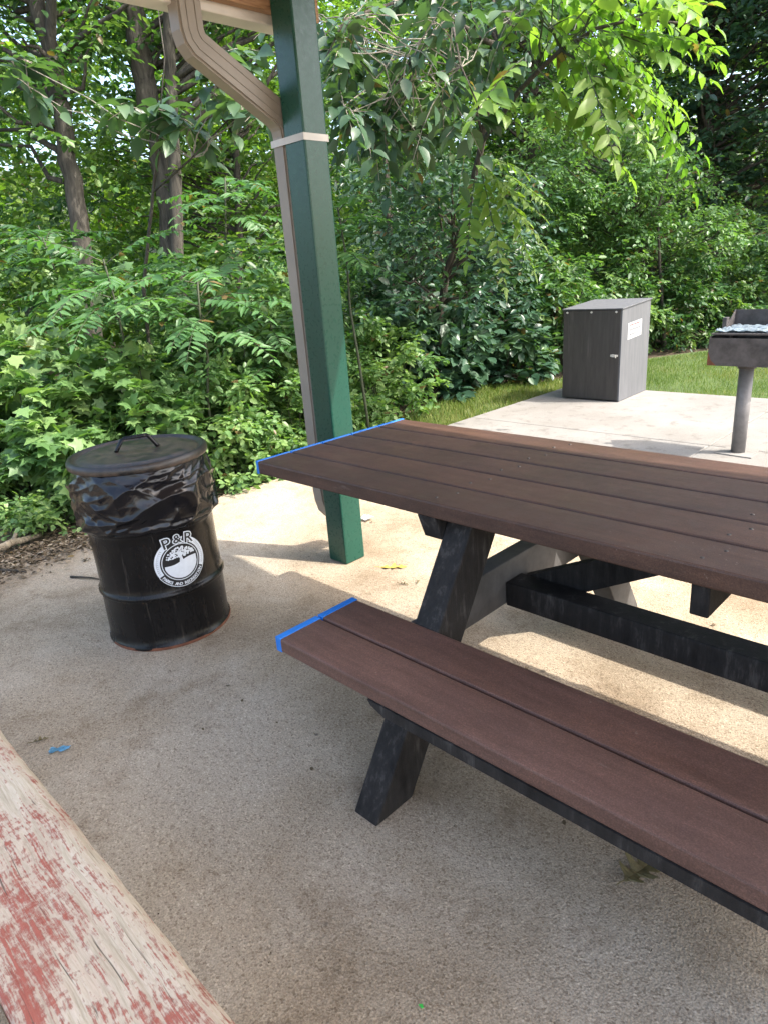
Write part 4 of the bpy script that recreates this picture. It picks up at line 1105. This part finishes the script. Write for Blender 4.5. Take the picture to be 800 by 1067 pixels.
sprays(lv, rg, band(150, .05, 1.6, EDGE[:5], 1.6), .30, 5, 6, .10, .5)
stuff('undergrowth_weeds', lv, 'lf_light')
lv = Leaves(T_LEAF, .66)
EDG2 = [(-10, 7.2), (-6, 7.4), (-2.5, 7.6), (0.5, 9.5), (3, 11.8), (7, 12.6), (13, 12.5)]
sprays(lv, rg, band(1300, .3, 6.6, EDG2, 4.0), .60, 7, 9, .10, .58)
stuff('understorey', lv, 'lf_mid')
lv = Leaves(T_LEAF, .66)
EDG3 = [(-18, 12), (-9, 12), (-3, 12.5), (2, 14.5), (8, 17), (18, 17), (28, 14)]
c = np.concatenate([band(1900, .3, 10.5, EDG3, 6.0), band(600, .2, 3.2, EDG3, 5.0)])
sprays(lv, rg, c, .95, 7, 9, .18, .72)
stuff('distant_wood', lv, 'lf_yellow')
lv = Leaves(T_LEAF, .7)
EDG4 = [(-26, 19), (-12, 19), (0, 21), (12, 24), (26, 24), (40, 18)]
sprays(lv, rg, np.concatenate([band(1300, .3, 14, EDG4, 9.0), band(500, .3, 5, EDG4, 9.0)]), 1.5, 7, 9, .30, .4)
stuff('distant_wood', lv, 'lf_mid')
# grass: lawn beyond the slab and the rough verge
def blades(name, poly, n, h, mat='grass', tone=.5, zg=-.04):
    poly = np.array(poly); lo, hi = poly.min(0), poly.max(0); pts = []
    def inside(x, y):
        c = False; j = len(poly) - 1
        for i in range(len(poly)):
            if (poly[i, 1] > y) != (poly[j, 1] > y) and x < (poly[j, 0] - poly[i, 0]) * (y - poly[i, 1]) / (poly[j, 1] - poly[i, 1]) + poly[i, 0]: c = not c
            j = i
        return c
    while len(pts) < n:
        x, y = rg.uniform(lo, hi)
        if inside(x, y) and mnoise.noise(Vector((x * 1.7, y * 1.7, 3))) > rg.uniform(-1.1, .2): pts.append((x, y, zg))
    p = np.array(pts); a = rg.normal(0, .38, p.shape); a[:, 2] = 1
    lv = Leaves(T_BLADE, .09)
    tn = np.array([tone + .5 * mnoise.noise(Vector((q[0] * .9, q[1] * .9, 8))) for q in pts]) + rg.normal(0, .18, n)
    lv.add(p, a, rg.normal(size=p.shape), h * rg.uniform(.5, 1.3, n), tn)
    return stuff(name, lv, mat)
blades('lawn_grass', [(-1.95, 5.45), (-2.35, 5.9), (-2.2, 7.3), (-1.6, 8.5), (1.5, 9.5), (4, 8), (3.5, 5.47)], 60000, .045)
blades('verge_grass', [(-1.95, 2.0), (-1.92, 5.4), (-2.35, 5.9), (-2.9, 5.2), (-2.65, 3.2), (-2.3, 2.2)], 9000, .06, tone=.65)
# fallen leaves and wood chips drifted along the floor edge
p = []
for _ in range(11000):
    y = rg.uniform(-2.0, 2.6); x = PADX - .10 + abs(rg.normal(0, .16)) * (1.3 if y < .6 else .3) - rg.uniform(0, .50)
    p.append((x, y, (0.004 if x > PADX else -.064) + rg.uniform(0, .012)))
for _ in range(5200):
    y = rg.uniform(-1.6, .75); x = PADX + rg.uniform(-.34, .06) + abs(rg.normal(0, .10)) * (.5 + .8 * mnoise.noise(Vector((y * 2.3, 1, 1))) ** 2) * 1.6
    p.append((x, y, (0.004 if x > PADX else -.05) + rg.uniform(0, .016)))
p = np.array(p); lv = Leaves(T_LEAF, .5); a = rg.normal(size=p.shape); a[:, 2] *= .12; nn = rg.normal(0, .3, p.shape); nn[:, 2] = 1
lv.add(p, a, nn, rg.uniform(.012, .045, len(p)), rg.uniform(0, 1, len(p)))
M['chips'] = mat_leaf('dry_litter', (0.035, 0.025, 0.016), (0.13, 0.095, 0.06), (0.32, 0.26, 0.19), .1, .8, .2)
stuff('leaf_litter', lv, 'chips')
p = []
while len(p) < 1500:
    x, y = rg.uniform(PADX, 3.2), rg.uniform(-1.6, 2.4)
    if mnoise.noise(Vector((x * 1.1, y * 1.1, 5))) > rg.uniform(-.6, .5): p.append((x, y, .0025 + rg.uniform(0, .002)))
p = np.array(p); lv = Leaves(T_LEAF, .7); a = rg.normal(size=p.shape); a[:, 2] *= .15; nn = rg.normal(0, .5, p.shape); nn[:, 2] = 1
lv.add(p, a, nn, np.where(rg.random(len(p)) < .06, rg.uniform(.010, .022, len(p)), rg.uniform(.002, .006, len(p))), rg.uniform(0, .6, len(p)))
stuff('floor_grit', lv, 'chips')

# ------------------------------------------------------------------ small loose things
def at0(px, py, z=0.0):
    r = CF + CR * (px - 400) / FPX - CU * (py - 533.5) / FPX
    return CAM + r * ((z - CAM[2]) / r[2])
M['deadwood'] = mat_bark('dead_wood', (0.14, 0.11, 0.075), (0.40, 0.33, 0.25))
a_, b_ = at0(-34, 580, .0), at0(44, 556, -.03)
t = thing('dead_log', 'short pale dead log lying among the weeds at the floor edge', 'log', tuple(a_))
bm = bmesh.new(); rg2 = np.random.default_rng(5)
pts = [a_ + (b_ - a_) * i / 7 + rg2.normal(0, .006, 3) for i in range(8)]
tube(bm, [q - a_ for q in pts], [.024, .026, .023, .025, .021, .020, .016, .010], 12)
tube(bm, [pts[4] - a_, pts[4] - a_ + np.array([-.05, .06, .06])], [.014, .008], 8)
o = obj('log_wood', bm, M['deadwood'], t, True)
def stick(label, p, q, r, mat='bark_dark'):
    p, q = np.asarray(p), np.asarray(q); m1 = p + (q - p) * .4 + np.array([.008, .006, .003]); m2 = p + (q - p) * .7 + np.array([-.006, .004, .002])
    bm = bmesh.new(); tube(bm, [(0, 0, 0), m1 - p, m2 - p, q - p], [r, r * .9, r * .75, r * .4], 7)
    o = obj('stick', bm, M[mat], None, True); o.location = tuple(p); tag(o, label, 'stick', 'fallen sticks')
stick('dark twig lying on the floor beside the drum', at0(74, 601, .006), at0(106, 604, .006), .006)
stick('dark stick on the chips at the far floor edge, away from the drum', at0(-12, 594, .008), at0(28, 596, .006), .009)
# oak leaf under the seat
def flat_leaf(name, label, loc, rz, L, wid, outline, mat, curl=.15):
    bm = bmesh.new(); c0 = []
    n = len(outline)
    for s in (1, -1):
        rim = [bm.verts.new((x * L, s * y * L * wid, curl * L * (y ** 2) * 1.6 + .02 * L * math.sin(x * 14 + s))) for x, y in outline]
        mid = [bm.verts.new((x * L, 0, .012 * L * math.sin(x * 9))) for x, y in outline]
        for i in range(n - 1):
            fv = (mid[i], mid[i + 1], rim[i + 1], rim[i])
            bm.faces.new(fv if s < 0 else fv[::-1])
    bmesh.ops.remove_doubles(bm, verts=bm.verts[:], dist=1e-5)
    bmesh.ops.solidify(bm, geom=bm.faces[:], thickness=.0006)
    tube(bm, [(0, 0, .001), (-.12 * L, .01 * L, .003), (-.26 * L, .0, .004)], .0012, 5)
    o = obj(name, bm, M[mat], None); o.location = (loc[0], loc[1], .004); o.rotation_euler = (0, 0, rz)
    return tag(o, label, 'leaf')
oak = [(0, .02), (.10, .10), (.18, .34), (.24, .40), (.30, .16), (.38, .14), (.46, .44), (.54, .52), (.56, .26), (.64, .16), (.72, .34), (.80, .36), (.84, .16), (.92, .10), (1, .01)]
M['oak'] = mat_plain('dry_oak_leaf', (0.125, 0.10, 0.038), .65, var=.5, scale=40)
M['yleaf'] = mat_plain('yellow_leaf', (0.52, 0.36, 0.07), .6, var=.35, scale=30)
p = at0(650, 919); q = at0(679, 900); flat_leaf('fallen_leaf', 'brown lobed oak leaf on the floor in front of the near seat', p, math.atan2(q[1] - p[1], q[0] - p[0]), .098, .95, oak, 'oak', .55)
p = at0(397, 592); q = at0(430, 591); flat_leaf('fallen_leaf', 'yellow fallen leaf on the sunlit floor beside the green post', p, math.atan2(q[1] - p[1], q[0] - p[0]), .125, .42, oak, 'yleaf')
for (px, py, L_, rz, lab) in ((416, 609, .045, .4, 'curled brown leaf on the sunlit floor before the table leg'), (434, 609, .04, 2.0, 'tiny dry leaf beside the table leg on sunlit floor'), (34, 775, .05, 1.2, 'small dark leaf beside the blue scrap')):
    p = at0(px, py); flat_leaf('fallen_leaf', lab, p, rz, L_, .3, oak, 'oak', .5)
# blue scrap of wrapper and a green bit
M['bluescrap'] = mat_plain('blue_wrapper', (0.20, 0.50, 0.72), .4, var=.5, scale=60)
M['greenbit'] = mat_plain('green_plastic', (0.05, 0.5, 0.08), .4)
p = at0(63, 782); bm = bmesh.new(); g = []
for j in range(6):
    for i in range(10):
        g.append(bm.verts.new(((i / 9 - .5) * .062 + .004 * math.sin(j * 2.1), (j / 5 - .5) * .022 * (1 + .5 * math.sin(i * 1.3)), .004 + .008 * abs(mnoise.noise(Vector((i * .6, j * .9, 3)))))))
for j in range(5):
    for i in range(9): bm.faces.new((g[j * 10 + i], g[j * 10 + i + 1], g[j * 10 + i + 11], g[j * 10 + i + 10]))
bmesh.ops.solidify(bm, geom=bm.faces[:], thickness=.0008)
o = obj('wrapper_scrap', bm, M['bluescrap'], None); o.location = (p[0], p[1], .001); o.rotation_euler = (0, 0, .95); tag(o, 'crumpled light blue wrapper scrap on the floor beside the old bench', 'litter')
p = at0(438, 1048); bm = bmesh.new(); prism(bm, [(-.004, -.002), (.005, -.003), (.007, .001), (.001, .004)], 'z', 0, .002)
o = obj('plastic_bit', bm, M['greenbit'], None); o.location = (p[0], p[1], .0005); tag(o, 'tiny bright green plastic bit on the floor', 'litter')
M['paper'] = mat_plain('white_paper', (0.7, 0.7, 0.7), .7)
p = at0(382, 542); bm = bmesh.new(); g = []
for j in range(5):
    for i in range(5): g.append(bm.verts.new(((i / 4 - .5) * .07, (j / 4 - .5) * .06, .012 + .03 * abs(mnoise.noise(Vector((i * .7, j * .8, 1)))))))
for j in range(4):
    for i in range(4): bm.faces.new((g[j * 5 + i], g[j * 5 + i + 1], g[j * 5 + i + 6], g[j * 5 + i + 5]))
bmesh.ops.solidify(bm, geom=bm.faces[:], thickness=.0008)
o = obj('paper_scrap', bm, M['paper'], None); o.location = (p[0], p[1], .0); tag(o, 'crumpled white paper scrap behind the foot of the green post', 'litter')
